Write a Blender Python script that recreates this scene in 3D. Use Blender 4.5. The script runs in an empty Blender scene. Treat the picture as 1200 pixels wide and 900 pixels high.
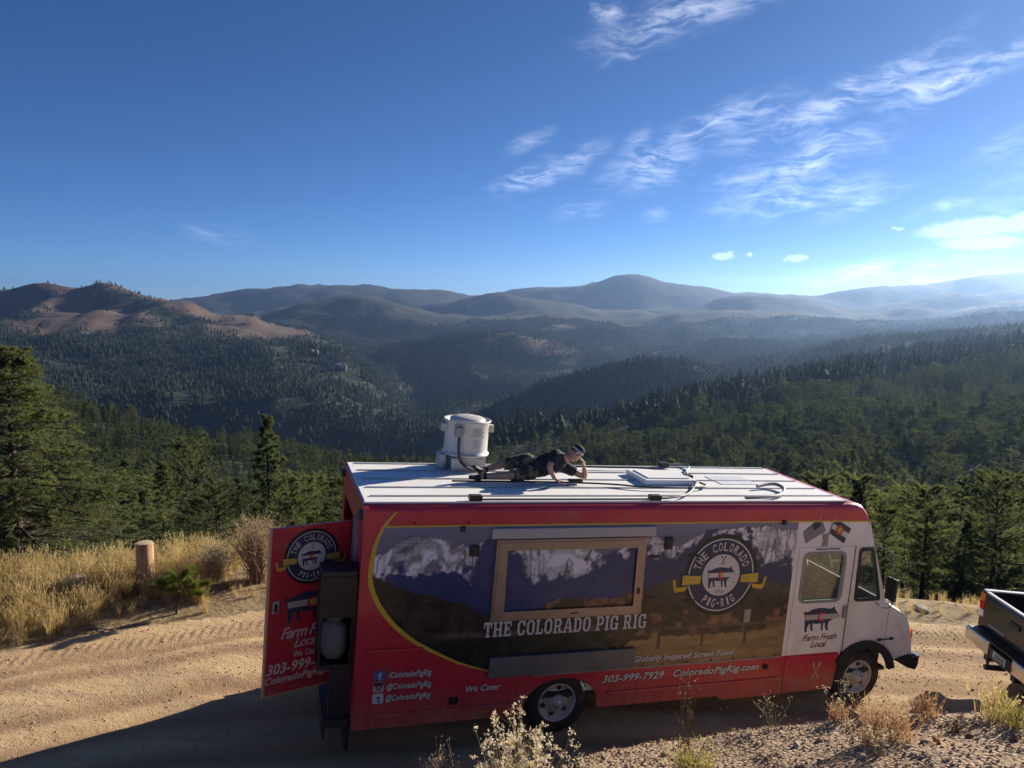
import bpy, bmesh, math, random
import numpy as np
from mathutils import Vector, Matrix, Quaternion

random.seed(7)
RNG = np.random.default_rng(11)
S = bpy.context.scene
COL = S.collection
rad = math.radians

# ------------------------------------------------------------------ camera, sky, sun, exposure
CAM_Z = 5.6
PITCH = rad(6.5)
FOCAL = 900.0 / 1200.0            # focal length in frame widths
cam_d = bpy.data.cameras.new('camera')
cam_d.sensor_fit = 'HORIZONTAL'; cam_d.sensor_width = 36.0; cam_d.lens = 36.0 * FOCAL
cam_d.clip_start = 0.05; cam_d.clip_end = 120000.0
cam = bpy.data.objects.new('camera', cam_d); COL.objects.link(cam)
cam.location = (0, 0, CAM_Z); cam.rotation_euler = (rad(90) - PITCH, 0, 0)
S.camera = cam

SUN_AZ = rad(50.0)                # clockwise from +Y, towards +X
SUN_EL = rad(16.5)
w = bpy.data.worlds.new('World'); S.world = w; w.use_nodes = True
SKY_STRENGTH = 0.049
w.cycles.sampling_method = 'MANUAL'; w.cycles.sample_map_resolution = 512
sun_d = bpy.data.lights.new('sun', 'SUN'); sun_d.energy = 4.2; sun_d.angle = rad(0.53); sun_d.color = (1.0, 0.88, 0.72)
sun = bpy.data.objects.new('sun', sun_d); COL.objects.link(sun)
sdir = Vector((math.sin(SUN_AZ) * math.cos(SUN_EL), math.cos(SUN_AZ) * math.cos(SUN_EL), math.sin(SUN_EL)))
sun.rotation_euler = sdir.to_track_quat('Z', 'Y').to_euler(); sun.location = sdir * 50

S.view_settings.view_transform = 'Standard'; S.view_settings.look = 'None'
S.view_settings.gamma = 1.0; S.view_settings.use_curve_mapping = False
S.view_settings.exposure = 1.25
S.render.engine = 'CYCLES'
S.cycles.use_denoising = True
S.cycles.max_bounces = 6; S.cycles.diffuse_bounces = 3; S.cycles.transparent_max_bounces = 24
S.cycles.volume_bounces = 0
S.cycles.caustics_reflective = False; S.cycles.caustics_refractive = False


def pix_dir(u, v):
    """world direction seen at photo pixel (u, v) of 1200 x 900; used once, to read the sky and the land off the photo"""
    a, b = (u - 600) / 900.0, (v - 450) / 900.0
    return Vector((a, math.cos(PITCH) - b * math.sin(PITCH), -math.sin(PITCH) - b * math.cos(PITCH)))


def slope_at(v):
    d = pix_dir(600, v)
    return d.z / d.y


class NT:
    """small node-tree helper"""
    def __init__(self, nt):
        self.nt = nt; nt.nodes.clear()

    def n(self, typ, ins=None, **kw):
        nd = self.nt.nodes.new(typ)
        for k, v in kw.items():
            setattr(nd, k, v)
        for k, v in (ins or {}).items():
            self.set(nd, k, v)
        return nd

    def set(self, nd, k, v):
        s = nd.inputs[k]
        if hasattr(v, 'is_linked') or isinstance(v, bpy.types.NodeSocket):
            self.nt.links.new(v, s)
        elif isinstance(v, bpy.types.Node):
            self.nt.links.new(v.outputs[0], s)
        else:
            if s.type == 'RGBA' and not isinstance(v, (int, float)) and len(v) == 3:
                v = (*v, 1.0)
            s.default_value = v

    def m(self, op, a, b=0.0, c=None, clamp=False):
        nd = self.n('ShaderNodeMath', operation=op, use_clamp=clamp)
        self.set(nd, 0, a); self.set(nd, 1, b)
        if c is not None:
            self.set(nd, 2, c)
        return nd.outputs[0]

    def vm(self, op, a, b=None):
        nd = self.n('ShaderNodeVectorMath', operation=op); self.set(nd, 0, a)
        if b is not None:
            self.set(nd, 1, b)
        return nd.outputs[0]

    def mix(self, f, a, b, blend='MIX'):
        nd = self.n('ShaderNodeMix', data_type='RGBA', blend_type=blend)
        self.set(nd, 0, f); self.set(nd, 6, a); self.set(nd, 7, b)
        return nd.outputs[2]

    def ramp(self, f, lo, hi, a=0.0, b=1.0):
        nd = self.n('ShaderNodeMapRange', interpolation_type='SMOOTHSTEP')
        for i, v in enumerate((f, lo, hi, a, b)):
            self.set(nd, i, v)
        return nd.outputs[0]

    def noise(self, vec, scale, detail=4, rough=0.55, dist=0.0, out=0):
        nd = self.n('ShaderNodeTexNoise', {'Scale': scale, 'Detail': detail, 'Roughness': rough, 'Distortion': dist})
        if vec is not None:
            self.set(nd, 'Vector', vec)
        return nd.outputs[out]


# ---- sky with thin cirrus streaks and a few small low cumulus
T = NT(w.node_tree)
sky = T.n('ShaderNodeTexSky', sky_type='NISHITA', sun_disc=False)
sky.sun_elevation = SUN_EL; sky.sun_rotation = SUN_AZ; sky.altitude = 2500.0
sky.air_density = 0.65; sky.dust_density = 0.3; sky.ozone_density = 6.6
tc = T.n('ShaderNodeTexCoord')
sx = T.n('ShaderNodeSeparateXYZ', {0: tc.outputs['Generated']})
az = T.m('ARCTAN2', sx.outputs[0], sx.outputs[1])
el = T.m('ARCSINE', sx.outputs[2])
ae = T.n('ShaderNodeCombineXYZ', {0: az, 1: el})
wrp = T.n('ShaderNodeTexNoise', {'Vector': ae.outputs[0], 'Scale': 9.0, 'Detail': 3.0, 'Roughness': 0.6})
wv = T.vm('SUBTRACT', wrp.outputs['Color'], (0.5, 0.5, 0.5))
scl = T.n('ShaderNodeVectorMath', {0: wv}, operation='SCALE'); scl.inputs[3].default_value = 0.045
aw = T.vm('ADD', ae.outputs[0], scl.outputs[0])


def streaks(items, vec):
    tot = None
    for (u, v, a, b, ang, st) in items:
        d = pix_dir(u, v).normalized()
        c = (math.atan2(d.x, d.y), math.asin(d.z), 0)
        mp = T.n('ShaderNodeMapping', {'Vector': vec}, vector_type='TEXTURE')
        mp.inputs['Location'].default_value = c
        mp.inputs['Rotation'].default_value = (0, 0, rad(ang))
        mp.inputs['Scale'].default_value = (a / 900.0, b / 900.0, 1)
        ln = T.n('ShaderNodeVectorMath', {0: mp.outputs[0]}, operation='LENGTH')
        g = T.m('MULTIPLY', T.ramp(ln.outputs['Value'], 0.0, 1.0, 1.0, 0.0), st)
        tot = g if tot is None else T.m('MAXIMUM', tot, g)
    return tot


cir = streaks([
    (640, 200, 95, 22, 22, .95), (620, 166, 40, 14, 25, .5), (765, 190, 90, 40, 20, .85), (745, 165, 20, 34, -60, .5),
    (680, 250, 45, 16, 5, .55), (765, 252, 24, 12, 10, .4), (850, 140, 110, 26, 12, .75), (925, 150, 110, 22, 14, .85),
    (1000, 112, 150, 24, 26, .95), (1130, 80, 130, 20, 12, 1.15), (1080, 95, 70, 30, 35, .75),
    (950, 190, 120, 34, 18, .95), (930, 232, 120, 26, 6, 1.0), (870, 215, 60, 14, 3, .6), (900, 248, 60, 10, 5, .5), (1010, 240, 70, 14, 20, .7),
    (1120, 240, 60, 10, 22, .6), (800, 18, 160, 30, 12, .85), (712, 10, 34, 18, 0, 1.0), (770, 40, 90, 12, 24, .6),
    (255, 272, 46, 16, 0, .25), (1180, 170, 60, 20, 20, .4),
    (1020, 318, 110, 18, 4, 1.0), (1150, 300, 120, 16, 6, .35), (1330, 190, 200, 50, 18, .5), (1500, 90, 260, 60, 20, .6)], aw)
st_map = T.n('ShaderNodeMapping', {'Vector': aw}); st_map.inputs['Rotation'].default_value = (0, 0, rad(-22)); st_map.inputs['Scale'].default_value = (9.0, 38.0, 1)
fine = T.noise(st_map.outputs[0], 2.6, 5, 0.66, 0.35)
soft = T.noise(aw, 13.0, 3, 0.6, 0.4)
fib = T.m('ADD', T.m('MULTIPLY', fine, 0.75), T.m('MULTIPLY', soft, 0.35))
dens = T.m('MULTIPLY', cir, T.ramp(fib, 0.42, 0.72), clamp=True)
cum = streaks([(848, 300, 19, 7, 0, 1.0), (877, 298, 8, 5, 0, .9), (934, 302, 19, 5, 0, 1.0), (1053, 269, 9, 4, 0, .9), (1140, 267, 75, 15, 4, 1.1),
               (1150, 284, 60, 12, 0, .9), (1082, 329, 24, 5, 0, 1.0), (1190, 262, 60, 14, 4, 1.0), (1300, 270, 90, 18, 2, 1.0)], T.vm('ADD', ae.outputs[0], T.vm('MULTIPLY', T.vm('SUBTRACT', T.n('ShaderNodeTexNoise', {'Vector': ae.outputs[0], 'Scale': 90.0, 'Detail': 4.0}).outputs['Color'], (.5, .5, .5)), (.022, .012, 0))))
dcum = T.ramp(cum, 0.10, 0.62)
skyc = T.vm('MULTIPLY', sky.outputs[0], (1.0, 1.0, 1.0))
bright = T.vm('ADD', T.vm('MULTIPLY', skyc, (1.25, 1.2, 1.1)), (6.4, 6.1, 5.8))
c1 = T.mix(T.m('MULTIPLY', dens, 0.78), skyc, bright)
c2 = T.mix(T.m('MULTIPLY', dcum, 0.9), c1, T.vm('ADD', skyc, (4.2, 3.9, 3.4)))
bg = T.n('ShaderNodeBackground', {'Color': c2, 'Strength': SKY_STRENGTH})
T.n('ShaderNodeOutputWorld', {'Surface': bg.outputs[0]})


# ------------------------------------------------------------------ helpers
def tag(o, label=None, cat=None, group=None, kind=None):
    for k, v in (('label', label), ('category', cat), ('group', group), ('kind', kind)):
        if v:
            o[k] = v
    return o


def empty(name, loc=(0, 0, 0), rz=0.0, parent=None):
    o = bpy.data.objects.new(name, None); COL.objects.link(o)
    o.empty_display_size = 0.2; o.location = loc; o.rotation_euler = (0, 0, rz); o.parent = parent
    return o


def link(name, me, parent=None, mats=None):
    o = bpy.data.objects.new(name, me); COL.objects.link(o); o.parent = parent
    if mats is not None:
        for m_ in (mats if isinstance(mats, (list, tuple)) else [mats]):
            me.materials.append(m_)
    return o


def mesh_np(name, verts, faces, smooth=False):
    """faces: (n, k) int array"""
    me = bpy.data.meshes.new(name)
    verts = np.asarray(verts, np.float32); faces = np.asarray(faces, np.int32)
    n, k = faces.shape
    me.vertices.add(len(verts)); me.vertices.foreach_set('co', verts.ravel())
    me.loops.add(n * k); me.loops.foreach_set('vertex_index', faces.ravel())
    me.polygons.add(n); me.polygons.foreach_set('loop_start', np.arange(0, n * k, k, dtype=np.int32))
    me.polygons.foreach_set('loop_total', np.full(n, k, np.int32))
    if smooth:
        me.polygons.foreach_set('use_smooth', np.ones(n, bool))
    me.update(calc_edges=True)
    return me


def grid_mesh(name, X, Y, Z, keep=None, smooth=True):
    r, c = X.shape
    v = np.stack([X, Y, Z], -1).reshape(-1, 3)
    i = np.arange(r * c).reshape(r, c)
    q = np.stack([i[:-1, :-1], i[:-1, 1:], i[1:, 1:], i[1:, :-1]], -1).reshape(-1, 4)
    if keep is not None:
        q = q[keep.ravel()]
        used = np.unique(q); remap = np.full(len(v), -1); remap[used] = np.arange(len(used))
        v = v[used]; q = remap[q]
    return mesh_np(name, v, q, smooth)


def fattr(me, name, vals):
    a = me.attributes.new(name, 'FLOAT', 'POINT'); a.data.foreach_set('value', np.asarray(vals, np.float32).ravel())


class MB:
    """collects shapes, builds ONE mesh object; each shape may use its own material slot"""
    def __init__(self):
        self.v = []; self.f = []; self.mi = []; self.sm = []

    def add(self, verts, faces, mi=0, smooth=False):
        b = len(self.v)
        self.v += [tuple(p) for p in verts]
        for f in faces:
            self.f.append(tuple(b + i for i in f)); self.mi.append(mi); self.sm.append(smooth)
        return self

    def box(self, x0, x1, y0, y1, z0, z1, mi=0, bev=0.0):
        if bev > 0:
            bm = bmesh.new(); bmesh.ops.create_cube(bm, size=1.0)
            for p in bm.verts:
                p.co = ((x0 + x1) / 2 + p.co.x * (x1 - x0), (y0 + y1) / 2 + p.co.y * (y1 - y0), (z0 + z1) / 2 + p.co.z * (z1 - z0))
            bmesh.ops.bevel(bm, geom=bm.edges[:], offset=bev, segments=2, affect='EDGES', profile=0.6)
            return self.bm(bm, mi)
        v = [(x, y, z) for x in (x0, x1) for y in (y0, y1) for z in (z0, z1)]
        return self.add(v, [(0, 1, 3, 2), (4, 6, 7, 5), (0, 4, 5, 1), (2, 3, 7, 6), (0, 2, 6, 4), (1, 5, 7, 3)], mi)

    def bm(self, bm, mi=0, smooth=False, free=True):
        bm.verts.index_update()
        self.add([v.co[:] for v in bm.verts], [[q.index for q in f.verts] for f in bm.faces], mi, smooth)
        if free:
            bm.free()
        return self

    def tube(self, path, r, n=8, mi=0, caps=True, smooth=True):
        P = [Vector(p) for p in path]; m_ = len(P)
        R = r if isinstance(r, (list, tuple)) else [r] * m_
        up = None; rings = []
        for i, p in enumerate(P):
            t = (P[min(i + 1, m_ - 1)] - P[max(i - 1, 0)]).normalized()
            if up is None:
                up = t.orthogonal().normalized()
            up = (up - t * up.dot(t))
            up = up.normalized() if up.length > 1e-6 else t.orthogonal().normalized()
            s = t.cross(up)
            rings.append([p + (up * math.cos(2 * math.pi * k / n) + s * math.sin(2 * math.pi * k / n)) * R[i] for k in range(n)])
        v = [q for ring in rings for q in ring]; f = []
        for i in range(m_ - 1):
            for k in range(n):
                a = i * n + k; b = i * n + (k + 1) % n
                f.append((a, b, b + n, a + n))
        self.add(v, f, mi, smooth)
        if caps:
            self.add(rings[0][::-1], [tuple(range(n))], mi); self.add(rings[-1], [tuple(range(n))], mi)
        return self

    def lathe(self, prof, origin=(0, 0, 0), axis=(0, 0, 1), n=24, mi=0, smooth=True):
        """prof: [(radius, height)]"""
        q = Vector((0, 0, 1)).rotation_difference(Vector(axis)); o = Vector(origin)
        v = [o + q @ Vector((r * math.cos(2 * math.pi * k / n), r * math.sin(2 * math.pi * k / n), h)) for r, h in prof for k in range(n)]
        f = []
        for i in range(len(prof) - 1):
            for k in range(n):
                a = i * n + k; b = i * n + (k + 1) % n
                f.append((a, b, b + n, a + n))
        return self.add(v, f, mi, smooth)

    def poly(self, pts, mi=0):
        return self.add(pts, [tuple(range(len(pts)))], mi)

    def build(self, name, mats, parent=None):
        me = bpy.data.meshes.new(name); me.from_pydata(self.v, [], self.f)
        me.polygons.foreach_set('material_index', self.mi); me.polygons.foreach_set('use_smooth', self.sm)
        me.update()
        return link(name, me, parent, mats)


def sheet_bm(outer, holes=(), thick=0.02):
    """flat panel in (a, b) with holes, thickness along +c; returns bmesh in coordinates (a, b, c)"""
    bm = bmesh.new(); edges = []
    for loop in [outer, *holes]:
        vs = [bm.verts.new((p[0], p[1], 0)) for p in loop]
        edges += [bm.edges.new((vs[i], vs[(i + 1) % len(vs)])) for i in range(len(vs))]
    bmesh.ops.triangle_fill(bm, use_beauty=True, use_dissolve=False, edges=edges)
    if thick:
        r = bmesh.ops.extrude_face_region(bm, geom=bm.faces[:])
        bmesh.ops.translate(bm, vec=(0, 0, thick), verts=[e for e in r['geom'] if isinstance(e, bmesh.types.BMVert)])
    bmesh.ops.recalc_face_normals(bm, faces=bm.faces[:])
    return bm


def xz_panel(mb, outer, holes=(), y=0.0, thick=0.02, mi=0):
    """panel in the x-z plane whose outer face is at y and which is `thick` deep towards +y"""
    bm = sheet_bm(outer, holes, thick)
    for p in bm.verts:
        a, b, c = p.co; p.co = (a, y + c, b)
    bmesh.ops.recalc_face_normals(bm, faces=bm.faces[:])
    return mb.bm(bm, mi)


def rrect(x0, x1, z0, z1, r, n=5):
    out = []
    for cx, cz, a0 in ((x1 - r, z1 - r, 0), (x0 + r, z1 - r, 90), (x0 + r, z0 + r, 180), (x1 - r, z0 + r, 270)):
        for k in range(n + 1):
            a = rad(a0 + 90 * k / n); out.append((cx + r * math.cos(a), cz + r * math.sin(a)))
    return out


def arc(cx, cz, r, a0, a1, n=16, rz=None):
    return [(cx + r * math.cos(rad(a0 + (a1 - a0) * k / n)), cz + (rz or r) * math.sin(rad(a0 + (a1 - a0) * k / n))) for k in range(n + 1)]


def round_poly(pts, r, n=4):
    """rounds the corners of a closed polygon of (a, b)"""
    out = []
    for i in range(len(pts)):
        a, b, c = (Vector(pts[(i + d) % len(pts)]) for d in (-1, 0, 1))
        p, q = b + (a - b).normalized() * r, b + (c - b).normalized() * r
        for k in range(n + 1):
            t = k / n; out.append(tuple(p * (1 - t) ** 2 + b * 2 * t * (1 - t) + q * t * t))
    return out


# ------------------------------------------------------------------ materials
def mat(name, col, rough=0.6, metal=0.0, var=0.0, vscale=4.0, bump=0.0, bscale=40.0, spec=0.5, col2=None, coat=0.0, dirt=None):
    m_ = bpy.data.materials.new(name); m_.use_nodes = True; t = NT(m_.node_tree)
    co = t.n('ShaderNodeTexCoord').outputs['Object']
    c = col
    if var > 0 or col2:
        f = t.ramp(t.noise(co, vscale, 5, 0.6), 0.3, 0.7)
        c = t.mix(f, tuple(x * (1 - var) for x in col), col2 or tuple(min(1, x * (1 + var)) for x in col))
    if dirt:
        d = t.ramp(t.noise(co, dirt[1], 6, 0.65), dirt[2], dirt[2] + 0.25)
        c = t.mix(t.m('MULTIPLY', d, dirt[3]), c, dirt[0])
    b = t.n('ShaderNodeBsdfPrincipled', {'Base Color': c, 'Roughness': rough, 'Metallic': metal, 'Specular IOR Level': spec, 'Coat Weight': coat})
    if bump > 0:
        bp = t.n('ShaderNodeBump', {'Strength': bump, 'Distance': 0.02, 'Height': t.noise(co, bscale, 6, 0.6)})
        t.set(b, 'Normal', bp.outputs[0])
    t.n('ShaderNodeOutputMaterial', {'Surface': b.outputs[0]})
    return m_


def leaf_mat(name, cols, trans=0.35, vscale=1.2, rough=0.6, tcol=None):
    """foliage: diffuse + light passing through; colour varies from clump to clump and from tree to tree"""
    m_ = bpy.data.materials.new(name); m_.use_nodes = True; t = NT(m_.node_tree)
    co = t.n('ShaderNodeTexCoord').outputs['Object']
    oi = t.n('ShaderNodeObjectInfo').outputs['Random']
    f = t.ramp(t.noise(co, vscale, 4, 0.6), 0.32, 0.68)
    c = t.mix(f, cols[0], cols[1])
    if len(cols) > 2:
        c = t.mix(t.m('MULTIPLY', oi, 0.75), c, cols[2])
    d = t.n('ShaderNodeBsdfPrincipled', {'Base Color': c, 'Roughness': rough, 'Specular IOR Level': 0.25})
    tl = t.n('ShaderNodeBsdfTranslucent', {'Color': t.vm('MULTIPLY', c, tcol or (1.5, 1.6, 0.9))})
    mx = t.n('ShaderNodeMixShader', {0: trans, 1: d.outputs[0], 2: tl.outputs[0]})
    t.n('ShaderNodeOutputMaterial', {'Surface': mx.outputs[0]})
    return m_


# ------------------------------------------------------------------ lattice noise (numpy)
def vnoise(x, y, seed=0):
    xi = np.floor(x).astype(np.int64); yi = np.floor(y).astype(np.int64)
    fx = x - xi; fy = y - yi
    fx = fx * fx * fx * (fx * (fx * 6 - 15) + 10); fy = fy * fy * fy * (fy * (fy * 6 - 15) + 10)

    def h(a, b):
        n = (a * 374761393 + b * 668265263 + seed * 974634777) & 0xffffffff
        n = ((n ^ (n >> 13)) * 1274126177) & 0xffffffff
        n = ((n ^ (n >> 16)) * 2246822519) & 0xffffffff
        return ((n ^ (n >> 15)) & 0xffffff) / float(0xffffff) * 2 - 1
    return (h(xi, yi) * (1 - fx) + h(xi + 1, yi) * fx) * (1 - fy) + (h(xi, yi + 1) * (1 - fx) + h(xi + 1, yi + 1) * fx) * fy


def fbm(x, y, oct=5, seed=0, gain=0.5, ridged=False):
    s = np.zeros_like(x, dtype=float); a = 1.0; tot = 0
    for o in range(oct):
        n = vnoise(x * 2 ** o + 17.3 * o, y * 2 ** o - 9.1 * o, seed + o)
        s += a * ((1 - 2 * np.abs(n)) if ridged else n); tot += a; a *= gain
    return s / tot


def sstep(a, b, x):
    t = np.clip((x - a) / (b - a), 0, 1)
    return t * t * (3 - 2 * t)


# ------------------------------------------------------------------ the land
def roadz(x):
    return -0.0024 - 0.0854 * 26 * np.tanh(x / 26)


FAR_E = np.array([(-60, -8), (-30, 3), (-15, 6.6), (-9, 9.2), (-7.14, 10.2), (-6.4, 10.9), (-5.35, 11.5), (-4.17, 12.3), (0, 13.4), (7.1, 14.0), (9, 14.1), (14, 13.8), (30, 12), (60, 8)])
NEAR_E = np.array([(-60, -16), (-30, -6), (-15, 1.4), (-8, 4.4), (-3, 6.0), (0, 6.9), (0.8, 8.0), (2, 8.3), (4, 8.6), (7, 9.4), (10, 9.7), (20, 9), (60, 2)])
CREST = np.array([(-60, -20, 3), (-15, 0.2, 2.4), (-8, 2.9, 2.2), (-3, 4.2, 1.9), (-0.5, 4.7, 2.0), (0.25, 5.6, 1.55), (0.78, 7.2, 1.08), (1.42, 7.5, 1.07), (2.03, 7.5, 1.13), (2.54, 7.2, 1.4),
                  (3.25, 6.9, 1.64), (4.0, 6.8, 1.72), (4.8, 6.8, 1.74), (8, 6.9, 1.7), (20, 6, 1.5), (60, -1, 1.5)])


def near_h(x, y, detail=True):
    f = np.interp(x, FAR_E[:, 0], FAR_E[:, 1]); nr = np.interp(x, NEAR_E[:, 0], NEAR_E[:, 1])
    yc = np.interp(x, CREST[:, 0], CREST[:, 1]); zc = np.interp(x, CREST[:, 0], CREST[:, 2])
    z0 = roadz(x)
    e = y - f
    shw = 2.4 - 1.7 * sstep(-3.0, 3.5, x)
    z = z0 + 0.05 * np.exp(-((e + 0.1) / 0.25) ** 2) + (0.16 - 0.14 * sstep(-3.0, 3.5, x)) * sstep(0.0, 1.2, e) - np.where(e > shw, (e - shw) * 0.46 * sstep(shw, shw + 2.8, e), 0)
    if detail:
        for off in (-0.75, -2.5, -4.2):                      # wheel ruts along the road
            z = z - 0.045 * np.exp(-((e - off) / 0.2) ** 2) * (0.6 + 0.6 * fbm(x * 0.5, y * 0.5, 2, 7)) + 0.024 * np.exp(-((np.abs(e - off) - 0.36) / 0.12) ** 2)
        z = z + 0.025 * fbm(x * 0.9, y * 0.9, 4, 3) + 0.008 * fbm(x * 5, y * 5, 3, 5)
    t = np.clip((nr - y) / np.maximum(nr - yc, 0.3), 0, 1)
    drop = t ** 0.8
    up = np.maximum(yc - y, 0)
    bank = z0 + (zc - z0) * drop + up * 0.335 - np.maximum(up - 7, 0) * 0.2
    if detail:
        am = sstep(0, 0.5, t)
        bank = bank + am * (0.09 * fbm(x * 0.8 + 3, y * 0.8, 5, 21) + 0.035 * fbm(x * 4, y * 4, 4, 22))
    return np.where(y < nr, bank, z)


UU = np.array([-900, -300, 0, 60, 100, 115, 130, 150, 170, 215, 260, 300, 345, 400, 440, 490, 520, 560, 600, 640, 690, 740, 800, 850, 900, 960, 1010, 1060, 1130, 1200, 1500, 2100.])
SS = (UU - 600) / 900.0


def lay(pairs):
    a = np.array(pairs, float)
    return np.interp(UU, a[:, 0], a[:, 1])


# every row: forward distance, and the photo height (pixels) at which that contour of the ground lies along the columns
LAYERS = [
    (230, lay([(-900, 600), (0, 640), (300, 655), (600, 660), (900, 625), (1200, 590), (2100, 560)])),
    (430, lay([(-900, 470), (-300, 480), (0, 505), (100, 545), (200, 570), (300, 592), (430, 606), (600, 590), (800, 560), (1000, 525), (1200, 485), (2100, 420)])),
    (640, lay([(-900, 420), (-300, 440), (0, 466), (60, 482), (100, 496), (200, 521), (300, 540), (400, 556), (500, 570), (600, 552), (700, 535), (800, 512), (900, 492), (1000, 476), (1100, 458), (1200, 442), (2100, 400)])),
    (960, lay([(-900, 470), (0, 520), (200, 575), (300, 590), (400, 600), (480, 580), (540, 535), (600, 512), (700, 497), (800, 474), (860, 462), (930, 452), (1000, 442), (1100, 428), (1200, 416), (2100, 392)])),
    (1530, lay([(-900, 440), (0, 470), (100, 500), (200, 530), (300, 548), (400, 560), (480, 550), (560, 530), (640, 535), (800, 520), (860, 470), (900, 452), (1000, 430), (1100, 417), (1200, 406), (2100, 385)])),
    (1750, lay([(-900, 430), (0, 445), (100, 458), (160, 462), (240, 470), (320, 468), (400, 485), (470, 512), (520, 500), (560, 478), (620, 447), (700, 432), (760, 434), (850, 446), (900, 443), (1000, 423), (1100, 410), (1200, 400), (2100, 380)])),
    (2050, lay([(-900, 425), (0, 432), (100, 445), (200, 452), (300, 446), (380, 452), (440, 478), (490, 505), (560, 505), (700, 475), (800, 455), (850, 442), (900, 434), (1000, 417), (1100, 405), (1200, 396), (2100, 376)])),
    (2500, lay([(-900, 395), (0, 398), (100, 402), (200, 408), (300, 412), (400, 424), (440, 448), (490, 490), (520, 478), (600, 462), (700, 448), (800, 434), (900, 424), (1000, 410), (1100, 400), (1200, 391), (2100, 372)])),
    (3130, lay([(-900, 375), (0, 378), (60, 374), (100, 380), (170, 380), (260, 394), (345, 402), (400, 412), (440, 432), (490, 452), (560, 432), (640, 436), (700, 442), (800, 428), (900, 416), (1000, 405), (1100, 395), (1200, 384), (2100, 365)])),
    (3500, lay([(-900, 352), (-300, 350), (0, 346), (60, 338), (100, 342), (115, 336), (130, 326), (150, 337), (170, 348), (215, 361), (260, 368), (300, 376), (345, 390), (400, 406), (440, 411), (490, 401), (520, 398), (560, 396), (600, 396), (640, 406), (690, 420), (740, 418), (800, 408), (900, 405), (1000, 398), (1100, 388), (1200, 374), (2100, 352)])),
    (3950, lay([(-900, 385), (0, 385), (300, 398), (440, 420), (600, 415), (700, 406), (800, 412), (900, 410), (1000, 402), (1200, 382), (2100, 360)])),
    (4600, lay([(-900, 372), (300, 386), (440, 398), (520, 392), (600, 390), (690, 386), (740, 392), (800, 386), (900, 390), (1000, 388), (1200, 372), (2100, 356)])),
    (5400, lay([(-900, 362), (0, 366), (215, 378), (300, 372), (345, 361), (400, 353), (440, 353), (490, 365), (560, 376), (640, 372), (740, 374), (800, 368), (900, 371), (1000, 368), (1200, 358), (2100, 350)])),
    (5900, lay([(-900, 378), (300, 384), (600, 382), (1000, 376), (1200, 370), (2100, 362)])),
    (6500, lay([(-900, 362), (300, 372), (440, 370), (490, 362), (540, 353), (600, 353), (690, 367), (740, 366), (800, 359), (850, 354), (900, 348), (960, 358), (1010, 361), (1060, 355), (1130, 350), (1200, 346), (2100, 340)])),
    (7200, lay([(-900, 376), (2100, 372)])),
    (8400, lay([(-900, 340), (-300, 346), (0, 354), (215, 357), (260, 348), (330, 337), (400, 337), (450, 340), (520, 348), (560, 353), (600, 346), (620, 341), (690, 338), (740, 326), (800, 340), (890, 350), (960, 350), (1010, 338), (1060, 340), (1130, 332), (1200, 325), (1500, 322), (2100, 330)])),
    (13000, lay([(-900, 380), (2100, 380)])),
]


def pchip(lx, Yv):
    """monotone cubic slopes of the rows of Yv (knots, cols)"""
    h = np.diff(lx)[:, None]; d = np.diff(Yv, axis=0) / h
    m_ = np.zeros_like(Yv)
    w1 = 2 * h[1:] + h[:-1]; w2 = h[1:] + 2 * h[:-1]
    with np.errstate(divide='ignore', invalid='ignore'):
        hm = (w1 + w2) / (w1 / d[:-1] + w2 / d[1:])
    m_[1:-1] = np.where(d[:-1] * d[1:] > 0, hm, 0)
    m_[0] = d[0]; m_[-1] = d[-1]
    return m_


NS = 241
S_AX = np.linspace(-1.6, 1.6, NS)
ky = np.array([20, 40, 110] + [l[0] for l in LAYERS], float)
vz = np.vectorize(slope_at)
rows = [-1.4 - 0.06 * 20 * S_AX, -10.0 - 1.5 * S_AX, -38.0 + 0 * S_AX]
for d_, vv in LAYERS:
    vs = np.interp(S_AX, SS, vv)
    ker = np.array([0.2, 1, 2, 1, 0.2]); ker /= ker.sum()
    vs = np.convolve(np.pad(vs, 2, 'edge'), ker, 'valid')
    rows.append(CAM_Z + d_ * vz(vs))
KZ = np.array(rows); LK = np.log(ky); KM = pchip(LK, KZ)


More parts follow.
